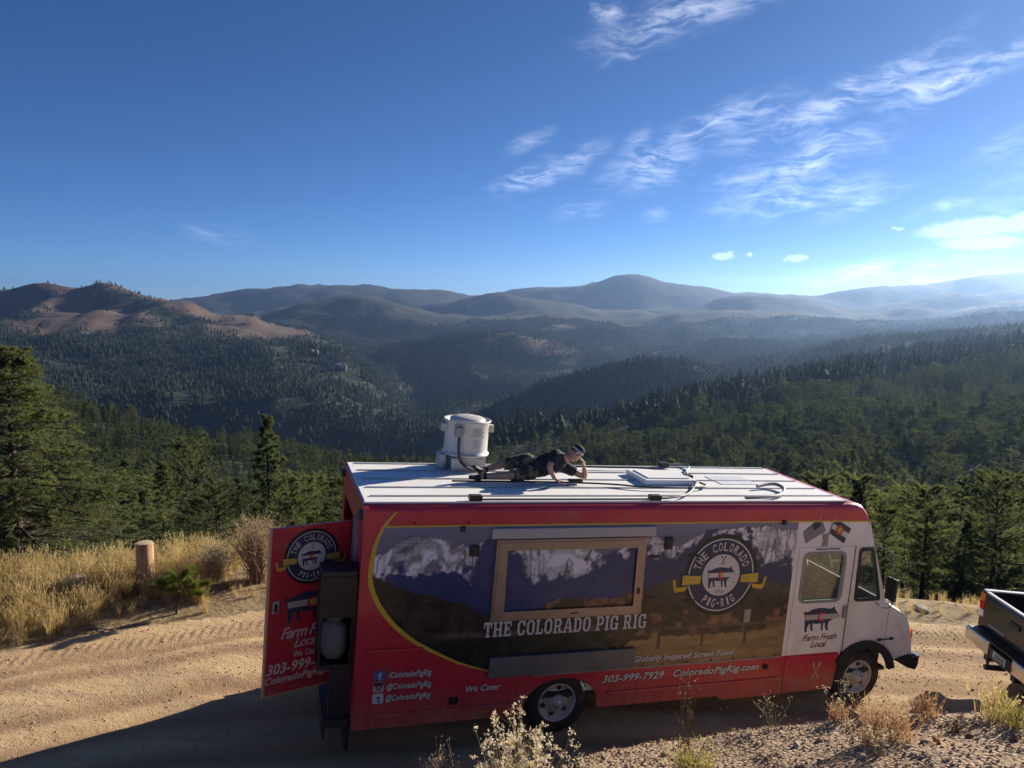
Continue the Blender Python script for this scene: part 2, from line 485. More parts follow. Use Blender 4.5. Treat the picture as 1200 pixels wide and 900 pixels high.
def far_h(x, y):
    y = np.maximum(y, 15.0)
    s = np.clip(x / y, -1.6, 1.6); ly = np.clip(np.log(y), LK[0], LK[-1])
    i = np.clip(np.searchsorted(LK, ly, side='right') - 1, 0, len(LK) - 2)
    fj = (s + 1.6) / 3.2 * (NS - 1); j = np.clip(fj.astype(int), 0, NS - 2); fj = fj - j

    def at(A, ii):
        return A[ii, j] * (1 - fj) + A[ii, j + 1] * fj
    h = LK[i + 1] - LK[i]; t = (ly - LK[i]) / h
    z = (2 * t ** 3 - 3 * t ** 2 + 1) * at(KZ, i) + (t ** 3 - 2 * t ** 2 + t) * h * at(KM, i) + (-2 * t ** 3 + 3 * t ** 2) * at(KZ, i + 1) + (t ** 3 - t ** 2) * h * at(KM, i + 1)
    am = sstep(60, 900, y)
    z = z + am * (20 * fbm(x / 420, y / 420, 4, 31, ridged=True) + 7 * fbm(x / 110, y / 110, 3, 37)) + sstep(900, 1800, y) * 34 * (fbm(x / 620 + 0.35 * y / 620, y / 900, 3, 33, ridged=True) - 0.1)
    cr_ = 1 - 0.7 * np.exp(-((y - 3520) / 190) ** 2)
    z = z + sstep(2350, 2900, y) * sstep(4300, 3800, y) * cr_ * 26 * (fbm(x / 300 + 0.2 * y / 300, y / 520, 3, 43, ridged=True) - 0.1)
    z = z + cr_ * sstep(1800, 3400, y) * 34 * fbm(x / 800, y / 800, 5, 41, ridged=True)
    z = z + sstep(4000, 5200, y) * 55 * fbm(x / 1300, y / 1300, 5, 51, ridged=True) * sstep(7400, 6800, y) + sstep(7000, 8000, y) * 42 * fbm(x / 1900, y / 1900, 6, 61, ridged=True)
    return z + sstep(18, 60, y) * 0.8 * fbm(x / 14, y / 14, 3, 71)


def land(x, y, detail=True):
    x = np.asarray(x, float); y = np.asarray(y, float)
    a = near_h(x, y, detail)
    wgt = sstep(19.0, 30.0, y)
    return a * (1 - wgt) + far_h(x, y) * wgt


def land1(x, y):
    return float(land(np.array([x]), np.array([y]))[0])


# ---- ground materials
def ground_mat(name, build):
    m_ = bpy.data.materials.new(name); m_.use_nodes = True; t = NT(m_.node_tree)
    pos = t.n('ShaderNodeNewGeometry').outputs['Position']
    c, hgt, bs, dist, rough = build(t, pos)
    bp = t.n('ShaderNodeBump', {'Strength': bs, 'Distance': dist, 'Height': hgt})
    b = t.n('ShaderNodeBsdfPrincipled', {'Base Color': c, 'Roughness': rough, 'Specular IOR Level': 0.2, 'Normal': bp.outputs[0]})
    t.n('ShaderNodeOutputMaterial', {'Surface': b.outputs[0]})
    return m_


def b_road(t, pos):
    n1 = t.noise(pos, 0.55, 5, 0.6); n2 = t.noise(pos, 7.0, 6, 0.7); n3 = t.noise(pos, 60.0, 4, 0.7)
    mp = t.n('ShaderNodeMapping', {'Vector': pos}); mp.inputs['Rotation'].default_value = (0, 0, rad(-17)); mp.inputs['Scale'].default_value = (0.18, 1.7, 1)
    st = t.noise(mp.outputs[0], 2.0, 5, 0.6)
    c = t.mix(t.ramp(n1, 0.35, 0.65), (0.46, 0.315, 0.175), (0.60, 0.44, 0.25))
    c = t.mix(t.m('MULTIPLY', t.ramp(st, 0.45, 0.75), 0.65), c, (0.36, 0.235, 0.16))
    trk = t.n('ShaderNodeAttribute', attribute_name='track').outputs['Fac']
    c = t.mix(t.m('MULTIPLY', t.m('MULTIPLY', trk, t.ramp(n1, 0.25, 0.6, 0.45, 1.0)), 0.95), c, (0.32, 0.205, 0.12))
    trd = t.n('ShaderNodeAttribute', attribute_name='tread').outputs['Fac']
    px_ = t.n('ShaderNodeSeparateXYZ', {0: pos}).outputs[0]
    lug = t.ramp(t.m('SINE', t.m('MULTIPLY', px_, 52.0)), -0.1, 0.5)
    c = t.mix(t.m('MULTIPLY', t.m('MULTIPLY', trd, lug), 0.75), c, (0.25, 0.16, 0.10))
    c = t.mix(t.m('MULTIPLY', t.ramp(n2, 0.55, 0.8), 0.7), c, (0.24, 0.165, 0.10))
    c = t.mix(t.m('MULTIPLY', t.ramp(n3, 0.6, 0.72), 0.6), c, (0.60, 0.49, 0.36))
    hh = t.m('ADD', t.m('MULTIPLY', n2, 1.0), t.m('MULTIPLY', n3, 0.45))
    return c, hh, 0.9, 0.035, 0.95


def b_bank(t, pos):
    n1 = t.noise(pos, 0.9, 5, 0.6); n2 = t.noise(pos, 14.0, 6, 0.7)
    v = t.n('ShaderNodeTexVoronoi', {'Vector': pos, 'Scale': 26.0})
    c = t.mix(t.ramp(n1, 0.35, 0.65), (0.31, 0.21, 0.13), (0.43, 0.31, 0.20))
    c = t.mix(0.5, c, t.mix(t.n('ShaderNodeSeparateColor', {0: v.outputs['Color']}).outputs[0], (0.22, 0.145, 0.10), (0.54, 0.41, 0.29)))
    c = t.mix(t.m('MULTIPLY', t.ramp(n2, 0.55, 0.8), 0.6), c, (0.16, 0.11, 0.08))
    hh = t.m('ADD', t.m('MULTIPLY', v.outputs['Distance'], -1.0), n2)
    return c, hh, 0.9, 0.03, 0.95


def b_verge(t, pos):
    n1 = t.noise(pos, 0.8, 5, 0.6); n2 = t.noise(pos, 9.0, 6, 0.7)
    c = t.mix(t.ramp(n1, 0.4, 0.6), (0.30, 0.22, 0.13), (0.36, 0.28, 0.15))
    c = t.mix(t.ramp(n2, 0.45, 0.7), c, (0.13, 0.10, 0.06))
    return c, n2, 0.9, 0.05, 0.95


def b_hill(t, pos):
    bare = t.n('ShaderNodeAttribute', attribute_name='bare').outputs['Fac']
    n1 = t.noise(pos, 0.004, 6, 0.65); n2 = t.noise(pos, 0.035, 5, 0.7); n3 = t.noise(pos, 0.0011, 5, 0.6)
    fl = t.mix(t.ramp(n2, 0.4, 0.62), (0.016, 0.024, 0.018), (0.034, 0.043, 0.028))
    fl = t.mix(t.m('MULTIPLY', t.ramp(n1, 0.55, 0.7), 0.18), fl, (0.070, 0.064, 0.044))
    br = t.mix(t.ramp(n1, 0.35, 0.65), (0.080, 0.053, 0.041), (0.145, 0.104, 0.076))
    br = t.mix(t.m('MULTIPLY', t.ramp(n2, 0.48, 0.64), 0.8), br, (0.055, 0.050, 0.032))
    m1 = t.ramp(t.m('ADD', bare, t.m('MULTIPLY', t.m('SUBTRACT', n1, 0.5), 1.2)), 0.42, 0.62)
    c = t.mix(m1, fl, br)
    return c, t.m('ADD', n2, t.m('MULTIPLY', n1, 4.0)), 0.6, 6.0, 1.0


M_ROAD = ground_mat('dirt', b_road); M_BANK = ground_mat('gravel_soil', b_bank)
M_VERGE = ground_mat('verge_soil', b_verge); M_HILL = ground_mat('wooded_ground', b_hill)

# ---- near ground: road, gravel bank, grassy verge share one fine grid, split along their natural edges
gx = np.arange(-19, 19.01, 0.115); gy = np.arange(0.3, 23.5, 0.115)
GX, GY = np.meshgrid(gx, gy)
GZ = land(GX, GY)
cx = (GX[:-1, :-1] + GX[1:, 1:]) / 2; cy = (GY[:-1, :-1] + GY[1:, 1:]) / 2
wob = 0.22 * fbm(cx * 1.1, cy * 1.1, 4, 81)
zf = np.interp(cx, FAR_E[:, 0], FAR_E[:, 1]) + wob + 0.1; zn = np.interp(cx, NEAR_E[:, 0], NEAR_E[:, 1]) + wob - 0.15
is_bank = cy < zn; is_verge = cy > zf
for nm, keep, mm in (('dirt_road', ~is_bank & ~is_verge, M_ROAD), ('gravel_bank', is_bank, M_BANK), ('roadside_verge', is_verge, M_VERGE)):
    gm = grid_mesh(nm, GX, GY, GZ, keep)
    if nm == 'dirt_road':
        co = np.zeros(len(gm.vertices) * 3, np.float32); gm.vertices.foreach_get('co', co); co = co.reshape(-1, 3).astype(float)
        ee = co[:, 1] - np.interp(co[:, 0], FAR_E[:, 0], FAR_E[:, 1]) + 0.12 * fbm(co[:, 0] * 0.35, co[:, 1] * 0.35, 3, 141)
        fattr(gm, 'tread', np.exp(-((ee + 0.42) / 0.13) ** 4) * sstep(0.1, 0.4, 0.5 + fbm(co[:, 0] * 0.4, co[:, 1] * 0.4, 2, 143)))
        fattr(gm, 'track', sum(np.exp(-((ee - o_) / 0.17) ** 2) for o_ in (-0.75, -1.3, -2.5, -3.3, -4.2)))
    tag(link(nm, gm, None, mm), kind='structure')

# ---- hillside out to the horizon
hs = np.linspace(-1.55, 1.55, 430); hy = np.exp(np.linspace(math.log(6.0), math.log(12500.0), 440))
HS, HY = np.meshgrid(hs, hy)
HX = HS * HY
HZ = land(HX, HY)
inside = sstep(18.6, 17.0, np.abs(HX)) * sstep(23.0, 21.0, HY)
HZ = HZ - 1.2 * inside - 0.03 * sstep(60, 30, HY)
uu = 600 + 900 * HS


def bare_mask(x, y):
    u = 600 + 900 * x / y
    b = sstep(2550, 2850, y + 160 * fbm(x / 300, y / 300, 3, 91)) * sstep(4200, 3700, y) * sstep(470, 360, u) * (0.60 + 0.75 * fbm(x / 330, y / 210, 4, 93))
    b = b + 0.17 * sstep(3300, 3420, y) * sstep(3750, 3600, y) * sstep(300, 200, u) * sstep(-40, 60, u)
    b = np.maximum(b, 0.62 * np.exp(-((u - 635) / 45) ** 2 - ((y - 3420) / 220) ** 2))
    b = np.maximum(b, 0.75 * np.exp(-((u - 665) / 26) ** 2 - ((y - 4550) / 260) ** 2))
    b = np.maximum(b, 0.8 * np.exp(-((u - 890) / 80) ** 2 - ((y - 1010 - (u - 890) * 0.8) / 35) ** 2))
    b = np.maximum(b, 0.42 * sstep(3900, 4300, y) * sstep(6600, 5600, y) * sstep(0.1, 0.5, fbm(x / 600, y / 420, 3, 95)))
    return np.clip(b, 0, 1)


me = grid_mesh('hillside', HX, HY, HZ)
fattr(me, 'bare', bare_mask(HX, HY))
tag(link('hillside', me, None, M_HILL), kind='structure')
# ------------------------------------------------------------------ scattering (only for what nobody could count)
def scatter(name, pts, rot, scl, idx, protos, label=None, tilt=None, parent=None):
    pc = bpy.data.collections.new(name + '_kinds')
    for k, (pm, pmat) in enumerate(protos):
        o = bpy.data.objects.new('%s_kind_%02d' % (name, k), pm)
        if pmat is not None and not pm.materials:
            for q in (pmat if isinstance(pmat, (list, tuple)) else [pmat]):
                pm.materials.append(q)
        pc.objects.link(o)
    me = bpy.data.meshes.new(name); pts = np.asarray(pts, np.float32)
    me.vertices.add(len(pts)); me.vertices.foreach_set('co', pts.ravel())
    r3 = np.zeros((len(pts), 3), np.float32); r3[:, 2] = rot
    if tilt is not None:
        r3[:, 0] = tilt[:, 0]; r3[:, 1] = tilt[:, 1]
    a = me.attributes.new('rot', 'FLOAT_VECTOR', 'POINT'); a.data.foreach_set('vector', r3.ravel())
    scl = np.asarray(scl, np.float32)
    if scl.ndim == 1:
        scl = np.repeat(scl[:, None], 3, 1)
    a = me.attributes.new('scl', 'FLOAT_VECTOR', 'POINT'); a.data.foreach_set('vector', scl.astype(np.float32).ravel())
    a = me.attributes.new('idx', 'INT', 'POINT'); a.data.foreach_set('value', np.asarray(idx, np.int32))
    o = link(name, me, parent)
    ng = bpy.data.node_groups.new(name + '_spread', 'GeometryNodeTree')
    ng.interface.new_socket('Geometry', in_out='INPUT', socket_type='NodeSocketGeometry')
    ng.interface.new_socket('Geometry', in_out='OUTPUT', socket_type='NodeSocketGeometry')
    N = ng.nodes; L = ng.links
    gi = N.new('NodeGroupInput'); go = N.new('NodeGroupOutput')
    ci = N.new('GeometryNodeCollectionInfo'); ci.inputs['Collection'].default_value = pc
    ci.inputs['Separate Children'].default_value = True; ci.inputs['Reset Children'].default_value = True
    ip = N.new('GeometryNodeInstanceOnPoints'); ip.inputs['Pick Instance'].default_value = True

    def na(nm, typ):
        q = N.new('GeometryNodeInputNamedAttribute'); q.data_type = typ; q.inputs['Name'].default_value = nm
        return q.outputs['Attribute']
    er = N.new('FunctionNodeEulerToRotation')
    L.new(na('rot', 'FLOAT_VECTOR'), er.inputs[0]); L.new(er.outputs[0], ip.inputs['Rotation'])
    L.new(na('scl', 'FLOAT_VECTOR'), ip.inputs['Scale']); L.new(na('idx', 'INT'), ip.inputs['Instance Index'])
    L.new(gi.outputs[0], ip.inputs['Points']); L.new(ci.outputs[0], ip.inputs['Instance']); L.new(ip.outputs[0], go.inputs[0])
    md = o.modifiers.new('spread', 'NODES'); md.node_group = ng
    tag(o, label, None, None, 'stuff')
    return o


# ------------------------------------------------------------------ conifers
def unit(v):
    return v / np.maximum(np.linalg.norm(v, axis=-1, keepdims=True), 1e-9)


def blades(base, dirs, length, width, rng):
    """one thin triangle for every needle tuft"""
    n = len(base)
    side = unit(np.cross(dirs, rng.normal(size=(n, 3))))
    L_ = (length * rng.uniform(0.6, 1.3, n))[:, None]; W_ = (width * rng.uniform(0.6, 1.3, n))[:, None]
    v = np.stack([base - side * W_ / 2, base + side * W_ / 2, base + dirs * L_], 1).reshape(-1, 3)
    return v, np.arange(n * 3).reshape(-1, 3)


def conifer(seed, H, R, nb, tw, nbl, bl, bw, style='fir', bare=0.06, power=0.85, lump=0.25):
    """returns (trunk MB, crown vertices, crown faces)"""
    rng = np.random.default_rng(seed)
    tr = MB()
    bend = rng.normal(0, 0.012 * H, 2)
    path = [(bend[0] * math.sin(3 * t), bend[1] * math.sin(2.3 * t + 1) - bend[1] * math.sin(1), H * t * 0.97) for t in np.linspace(0, 1, 9)]
    r0 = 0.021 * H
    tr.tube([(path[0][0], path[0][1], -0.5 - 0.05 * H)] + path[1:], [r0 * 1.25] + [r0 * (1 - 0.94 * t) for t in np.linspace(0, 1, 9)[1:]], 8)
    t = bare + (0.985 - bare) * ((np.arange(nb) + rng.uniform(0, 1, nb)) / nb) ** (power if style == 'pine' else power * 1.3)
    azm = np.arange(nb) * 2.399 + rng.normal(0, 0.5, nb)
    if style == 'fir':
        prof = (1 - t) ** 0.85 * (0.55 + 0.45 * np.minimum(1, t / 0.12)) + 0.03
        elev = 0.55 * (t - 0.45) + rng.normal(0, 0.12, nb); sag = 0.22 * (1 - t)
    else:
        prof = np.sqrt(np.maximum(1 - ((t - 0.42) / 0.62) ** 2, 0.01)) * 0.95 + 0.05
        elev = 0.35 + 0.35 * (t - 0.4) + rng.normal(0, 0.22, nb); sag = 0.05 * np.ones(nb)
    lob = 1 + lump * np.sin(azm * 2 + 7 * t + seed) + lump * np.sin(azm * 3 - 13 * t + 2 * seed) * 0.7
    ln = R * prof * lob * rng.uniform(0.65, 1.2, nb)
    bx = np.interp(t, np.linspace(0, 1, 9), [p[0] for p in path]); by = np.interp(t, np.linspace(0, 1, 9), [p[1] for p in path])
    B = np.stack([bx, by, t * H], 1)
    D = np.stack([np.cos(azm) * np.cos(elev), np.sin(azm) * np.cos(elev), np.sin(elev)], 1)
    for i in range(nb):
        if nb > 60 and ln[i] > 0.3 * R * 0.5:
            pts = [B[i] + D[i] * ln[i] * s + np.array([0, 0, -sag[i] * ln[i] * s * s]) for s in (0, 0.5, 0.95)]
            rr = 0.010 * ln[i] + 0.004
            tr.tube(pts, [rr * 1.3, rr * 0.8, rr * 0.25], 4, caps=False)
    # twigs
    bi = np.repeat(np.arange(nb), tw)
    s = rng.uniform(0.12, 1.0, nb * tw) ** 0.8
    P = B[bi] + D[bi] * (ln[bi] * s)[:, None]; P[:, 2] -= sag[bi] * ln[bi] * s * s
    hor = np.stack([-np.sin(azm[bi]), np.cos(azm[bi]), np.zeros(nb * tw)], 1)
    sg = np.sign(rng.uniform(-1, 1, nb * tw))[:, None]
    TD = unit(D[bi] * 0.75 + hor * sg * rng.uniform(0.2, 1.0, nb * tw)[:, None] + rng.normal(0, 0.25, (nb * tw, 3)) + np.array([0, 0, -0.12 if style == 'fir' else 0.25]))
    TL = (0.30 * ln[bi] * (1.15 - s) + 0.05 * R) * rng.uniform(0.6, 1.3, nb * tw)
    ti = np.repeat(np.arange(nb * tw), nbl)
    q = rng.uniform(0, 1.0, len(ti))
    base = P[ti] + TD[ti] * (TL[ti] * q)[:, None] + rng.normal(0, bl * 0.12, (len(ti), 3))
    bd = unit(TD[ti] * 0.7 + rng.normal(0, 0.55, (len(ti), 3)) + np.array([0, 0, 0.1]))
    v, f = blades(base, bd, bl, bw, rng)
    return tr, v, f


def low_tree(seed, tiers, spokes, H=1.0, R=0.22):
    """small far conifer: ragged tiers of drooping boughs"""
    rng = np.random.default_rng(seed); v = []; f = []
    for i in range(tiers):
        t = i / tiers; z = H * (0.06 + 0.9 * t); r = R * (1 - t) ** 0.8 + 0.015
        for k in range(spokes):
            a = 2 * math.pi * (k + rng.uniform(-0.35, 0.35)) / spokes + i
            rr = r * rng.uniform(0.65, 1.25); w_ = 0.75 * rr * math.pi / spokes * 2 * 0.55 + 0.01
            up = H * 0.9 / tiers * rng.uniform(1.1, 1.8)
            b = len(v)
            ca, sa = math.cos(a), math.sin(a)
            v += [(rr * ca - w_ * sa, rr * sa + w_ * ca, z - 0.05 * H * rng.uniform(0, 1)), (rr * ca + w_ * sa, rr * sa - w_ * ca, z - 0.05 * H * rng.uniform(0, 1)), (0.15 * rr * ca, 0.15 * rr * sa, z + up)]
            f.append((b, b + 1, b + 2))
    return mesh_np('far_conifer', v, np.array(f))


M_BARK = mat('bark', (0.060, 0.042, 0.032), 0.95, var=0.4, vscale=6, bump=0.8, bscale=25)
G1 = leaf_mat('fir_needles', [(0.076, 0.092, 0.047), (0.118, 0.128, 0.064), (0.064, 0.084, 0.050)], 0.45, 1.3)
G2 = leaf_mat('pine_needles', [(0.105, 0.118, 0.062), (0.155, 0.158, 0.086), (0.090, 0.108, 0.060)], 0.50, 1.0)
G3 = leaf_mat('spruce_needles', [(0.026, 0.044, 0.030), (0.048, 0.066, 0.038), (0.050, 0.066, 0.036)], 0.12, 0.9, 0.9)
GF = leaf_mat('far_needles', [(0.015, 0.027, 0.019), (0.034, 0.047, 0.026), (0.020, 0.036, 0.028)], 0.10, 3.0, 0.9)


GM = leaf_mat('slope_needles', [(0.034, 0.050, 0.028), (0.086, 0.098, 0.046), (0.088, 0.100, 0.050)], 0.32, 3.0, 0.9)


def tree_obj(name, loc, rz, scl, trunk_me, crown_me, label, group=None):
    r = empty(name, loc, rz); r.scale = scl if isinstance(scl, tuple) else (scl, scl, scl)
    for nm, me_ in (('trunk', trunk_me), ('crown', crown_me)):
        o = bpy.data.objects.new(nm, me_); COL.objects.link(o); o.parent = r
    tag(r, label, 'tree', group)
    return r


def tree_meshes(spec, mcrown):
    tr, v, f = conifer(**spec)
    me = bpy.data.meshes.new('trunk'); me.from_pydata(tr.v, [], tr.f); me.polygons.foreach_set('use_smooth', tr.sm); me.materials.append(M_BARK)
    cm = mesh_np('crown', v, f); cm.materials.append(mcrown)
    return me, cm


# the big ragged tree at the edge of the frame
BT = tree_meshes(dict(seed=5, H=7.6, R=3.3, nb=320, tw=16, nbl=46, bl=0.092, bw=0.016, style='fir', bare=0.02, power=0.95, lump=0.16), G2)
tree_obj('fir_tree', (-10.9, 16.6, land1(-10.9, 16.6) - 0.15), 0.6, (1.1, 1.1, 0.83), *BT, label='big shaggy evergreen cut off by the picture edge, behind tall dry grass')

KINDS = [tree_meshes(dict(seed=21, H=8, R=2.1, nb=120, tw=10, nbl=24, bl=0.17, bw=0.034, style='fir', lump=0.15), G1),
         tree_meshes(dict(seed=22, H=8, R=1.7, nb=120, tw=10, nbl=24, bl=0.16, bw=0.034, style='fir', lump=0.12), G3),
         tree_meshes(dict(seed=23, H=8, R=2.3, nb=95, tw=11, nbl=27, bl=0.18, bw=0.032, style='pine', bare=0.14, lump=0.3), G2),
         tree_meshes(dict(seed=24, H=8, R=2.7, nb=95, tw=11, nbl=27, bl=0.18, bw=0.032, style='pine', bare=0.10, lump=0.35), G1),
         tree_meshes(dict(seed=25, H=8, R=1.15, nb=130, tw=9, nbl=24, bl=0.15, bw=0.034, style='fir', lump=0.1), G3)]

# trees one can point at: (photo column, distance, photo row of the tip, kind, width, name, label)
SPECIAL = [
    (186, 27.0, 541, 0, 1.0, 'fir_tree', 'pale green pointed fir directly behind the cut wooden post'),
    (311, 44.0, 486, 0, 0.85, 'fir_tree', 'tall slender spire-shaped fir standing above the forest behind the open red door'),
    (236, 24.0, 585, 2, 1.0, 'pine_tree', 'rounded bushy pine between the cut post and the reddish bare shrub'),
    (218, 36.0, 518, 3, 0.9, 'pine_tree', 'broad-crowned pine whose top rises behind the pale pointed fir'),
    (118, 22.5, 566, 3, 1.15, 'pine_tree', 'low spreading pine beside the big shaggy evergreen'),
    (142, 31.0, 538, 0, 1.0, 'fir_tree', 'dark fir filling the gap between big evergreen and pale fir'),
    (275, 33.0, 560, 1, 1.0, 'fir_tree', 'dark green fir just in front of the slender spire-shaped fir'),
    (345, 30.0, 575, 1, 1.1, 'fir_tree', 'dark fir rising directly over the top of the open red door'),
    (388, 36.0, 560, 0, 1.0, 'fir_tree', 'fir close behind the rear corner of the red truck'),
    (1046, 33.0, 594, 3, 0.9, 'pine_tree', 'hazy bushy pine just beyond the truck windscreen'),
    (1092, 38.0, 572, 2, 1.0, 'pine_tree', 'hazy pine between the truck bonnet and the dark pickup'),
    (1140, 31.0, 610, 0, 1.05, 'fir_tree', 'hazy fir right behind the tailgate corner of the dark pickup'),
    (1185, 35.0, 588, 2, 1.05, 'pine_tree', 'hazy pine at the picture edge behind the pickup bed'),
    (1012, 42.0, 566, 1, 1.2, 'fir_tree', 'hazy fir seen above the front roof edge of the truck'),
    (1160, 46.0, 552, 1, 1.1, 'fir_tree', 'hazy pointed fir whose tip stands highest above the dark pickup'),
]
placed = []
for (u, d, v, k, wd, nm, lb) in SPECIAL:
    dd = pix_dir(u, 500); x = dd.x / dd.y * d
    g = land1(x, d); top = CAM_Z + d * slope_at(v)
    sc = (top - g) / 8.0
    tree_obj(nm, (x, d, g), random.uniform(0, 6), (max(sc, 0.45) * wd, max(sc, 0.45) * wd, sc), *KINDS[k], label=lb)
    placed.append((x, d, 1.6 * wd))

# the nearest of the forest: single trees that look alike
rng = np.random.default_rng(3)
lab = {0: 'fir', 1: 'fir', 2: 'pine', 3: 'pine', 4: 'fir'}
cnt = 0; tries = 0
while cnt < 270 and tries < 9000:
    tries += 1
    d = math.exp(rng.uniform(math.log(19.5), math.log(135.0))); s_ = rng.uniform(-0.86, 0.86)
    x = s_ * d
    if d < 24 and (-0.22 < s_ < 0.40 or rng.uniform() < 0.5):
        continue
    if d < 31 and s_ > 0.38:
        continue
    rmin = 1.3 + 0.010 * d
    if any((x - a) ** 2 + (d - b) ** 2 < (rmin * 0.6 + c * 0.6) ** 2 for a, b, c in placed):
        continue
    h = rng.uniform(4.5, 8.0) * (1.0 + 0.004 * d) * (0.85 if d < 30 else 1.0)
    g = land1(x, d)
    cap = 575 if d < 30 else 560
    if abs(s_) < 0.9 and (g + h - CAM_Z) / d > slope_at(cap - 25 * (d > 60)):
        h = CAM_Z + d * slope_at(cap - 25 * (d > 60)) - g
        if h < 2.5:
            continue
    k = int(rng.integers(0, 5))
    sc = h / 8.0 * rng.uniform(0.85, 1.25)
    wh = 'beyond the dry grass verge' if s_ < -0.24 else 'seen over the food truck roof' if s_ < 0.40 else 'behind the truck cab and the pickup'
    tree_obj('%s_tree' % lab[k], (x, d, g), rng.uniform(0, 6.28), (sc, sc, h / 8.0), *KINDS[k],
             label='%s in the %s %s' % (lab[k], 'nearer rows of evergreens' if d < 55 else 'deeper forest slope', wh), group='%s trees %s' % (lab[k], wh))
    placed.append((x, d, 1.5)); cnt += 1
print('single trees', cnt)

# ---- the forest beyond: one mass
vis_s = np.linspace(-0.95, 0.95, 381); vis_y = np.exp(np.linspace(math.log(60), math.log(9500), 500))
VS, VY = np.meshgrid(vis_s, vis_y)
VZ = far_h(VS * VY, VY); VK = (VZ - CAM_Z) / VY
run = np.maximum.accumulate(VK, axis=0)


def seen(x, y, z, h):
    i = np.clip(np.searchsorted(vis_y, y * 0.985) - 1, 0, len(vis_y) - 1)
    j = np.clip(((x / y + 0.95) / 1.9 * 380).astype(int), 0, 380)
    return (z + h - CAM_Z) / y > run[i, j] - 0.004


def forest_pts(y0, y1, per, seed, hmin, hmax):
    r = np.random.default_rng(seed)
    n = int(0.90 * (y1 ** 2 - y0 ** 2) / per)
    y = np.sqrt(r.uniform(y0 ** 2, y1 ** 2, n)); x = r.uniform(-0.90, 0.90, n) * y
    den = 0.50 + 1.2 * fbm(x / 130, y / 130, 4, 101) + 0.7 * fbm(x / 30, y / 30, 2, 103)
    b = bare_mask(x, y)
    keep = (r.uniform(0, 1, n) < np.clip(den + 0.25, 0.12, 1)) & (r.uniform(0, 1, n) > b * 1.5 - 0.05)
    x, y = x[keep], y[keep]; z = far_h(x, y) if y0 > 60 else land(x, y)
    h = r.uniform(hmin, hmax, len(x)) * np.clip(0.85 + 0.28 * r.normal(0, 1, len(x)), 0.35, 1.7) * (1 + 0.3 * fbm(x / 60, y / 60, 2, 107))
    k = seen(x, y, z, h)
    x, y, z, h = x[k], y[k], z[k], h[k]
    return np.stack([x, y, z - 0.3], 1), h, r


def mid_mesh(seed, style, R, nb=46, tw=4, nbl=5):
    tr, v, f = conifer(seed, 8.0, R, nb, tw, nbl, 0.62, 0.17, style, lump=0.2)
    n0 = len(v); tv = []; tf = []
    m_ = MB(); m_.tube([(0, 0, -0.5), (0, 0, 4), (0, 0, 7.6)], [0.17, 0.11, 0.02], 5, caps=False)
    vv = np.vstack([v, np.array([p[:] for p in m_.v])])
    tri = []
    for q in m_.f:
        tri += [(q[0], q[1], q[2]), (q[0], q[2], q[3])]
    return mesh_np('mid_conifer', vv / 8.0, np.vstack([f, np.array(tri) + n0]))


p, h, r = forest_pts(118, 720, 20, 201, 7, 12.5)
print('mid trees', len(p))
scatter('forest', p, r.uniform(0, 6.28, len(p)), np.stack([h * r.uniform(.85, 1.3, len(p))] * 2 + [h], 1), r.integers(0, 5, len(p)),
        [(mid_mesh(301, 'fir', 1.9), GM), (mid_mesh(302, 'fir', 1.5), G3), (mid_mesh(303, 'pine', 2.2), GM), (mid_mesh(304, 'pine', 2.5), GM), (mid_mesh(305, 'fir', 1.2), GM)],
        'dark evergreen forest covering the slopes below the road')
p, h, r = forest_pts(720, 4900, 58, 202, 8, 15)
print('far trees', len(p))
scatter('distant_forest', p, r.uniform(0, 6.28, len(p)), np.stack([h * r.uniform(.9, 1.5, len(p))] * 2 + [h], 1), r.integers(0, 4, len(p)),
        [(low_tree(401, 7, 7), GF), (low_tree(402, 6, 7, R=0.26), G3), (low_tree(403, 5, 6, R=0.32), GF), (low_tree(404, 8, 6, R=0.2), G3)],
        'far evergreen forest across the valleys and ridges')

# ---- the air
hz = MB(); hz.box(-22000, 22000, -2000, 14000, float(HZ.min()) - 1.0, max(305.0, float(HZ.max()) + 10.0))
me = bpy.data.meshes.new('haze'); me.from_pydata(hz.v, [], hz.f); me.update()
mh = bpy.data.materials.new('haze'); mh.use_nodes = True; t = NT(mh.node_tree)
pv = t.n('ShaderNodeVolumePrincipled', {'Color': (0.37, 0.59, 1.0), 'Density': 4.6e-5, 'Anisotropy': 0.64})
t.n('ShaderNodeOutputMaterial', {'Volume': pv.outputs[0]})
ho = link('haze', me, None, mh); tag(ho, 'thin pale blue air over the valleys', None, None, 'stuff')
# ------------------------------------------------------------------ lettering outlines (built-in vector font -> flat mesh data)
def glyphs(reqs):
    objs = []
    for (s, bold, shear, space) in reqs:
        c = bpy.data.curves.new('lettering_outline', 'FONT'); c.body = s; c.offset = bold; c.shear = shear; c.space_character = space
        c.resolution_u = 3; c.fill_mode = 'FRONT'
        o = bpy.data.objects.new('lettering_outline', c); COL.objects.link(o); objs.append((o, c))
    bpy.context.view_layer.update(); dg = bpy.context.evaluated_depsgraph_get(); out = {}
    for rq, (o, c) in zip(reqs, objs):
        e = o.evaluated_get(dg); me_ = e.to_mesh()
        v = np.array([p.co[:2] for p in me_.vertices]); f = [tuple(p.vertices) for p in me_.polygons]
        v = v - v.min(0); sz = v.max(0)
        out[rq] = (v / sz, f, sz[0] / sz[1]); e.to_mesh_clear()
    for o, c in objs:
        bpy.data.objects.remove(o); bpy.data.curves.remove(c)
    return out


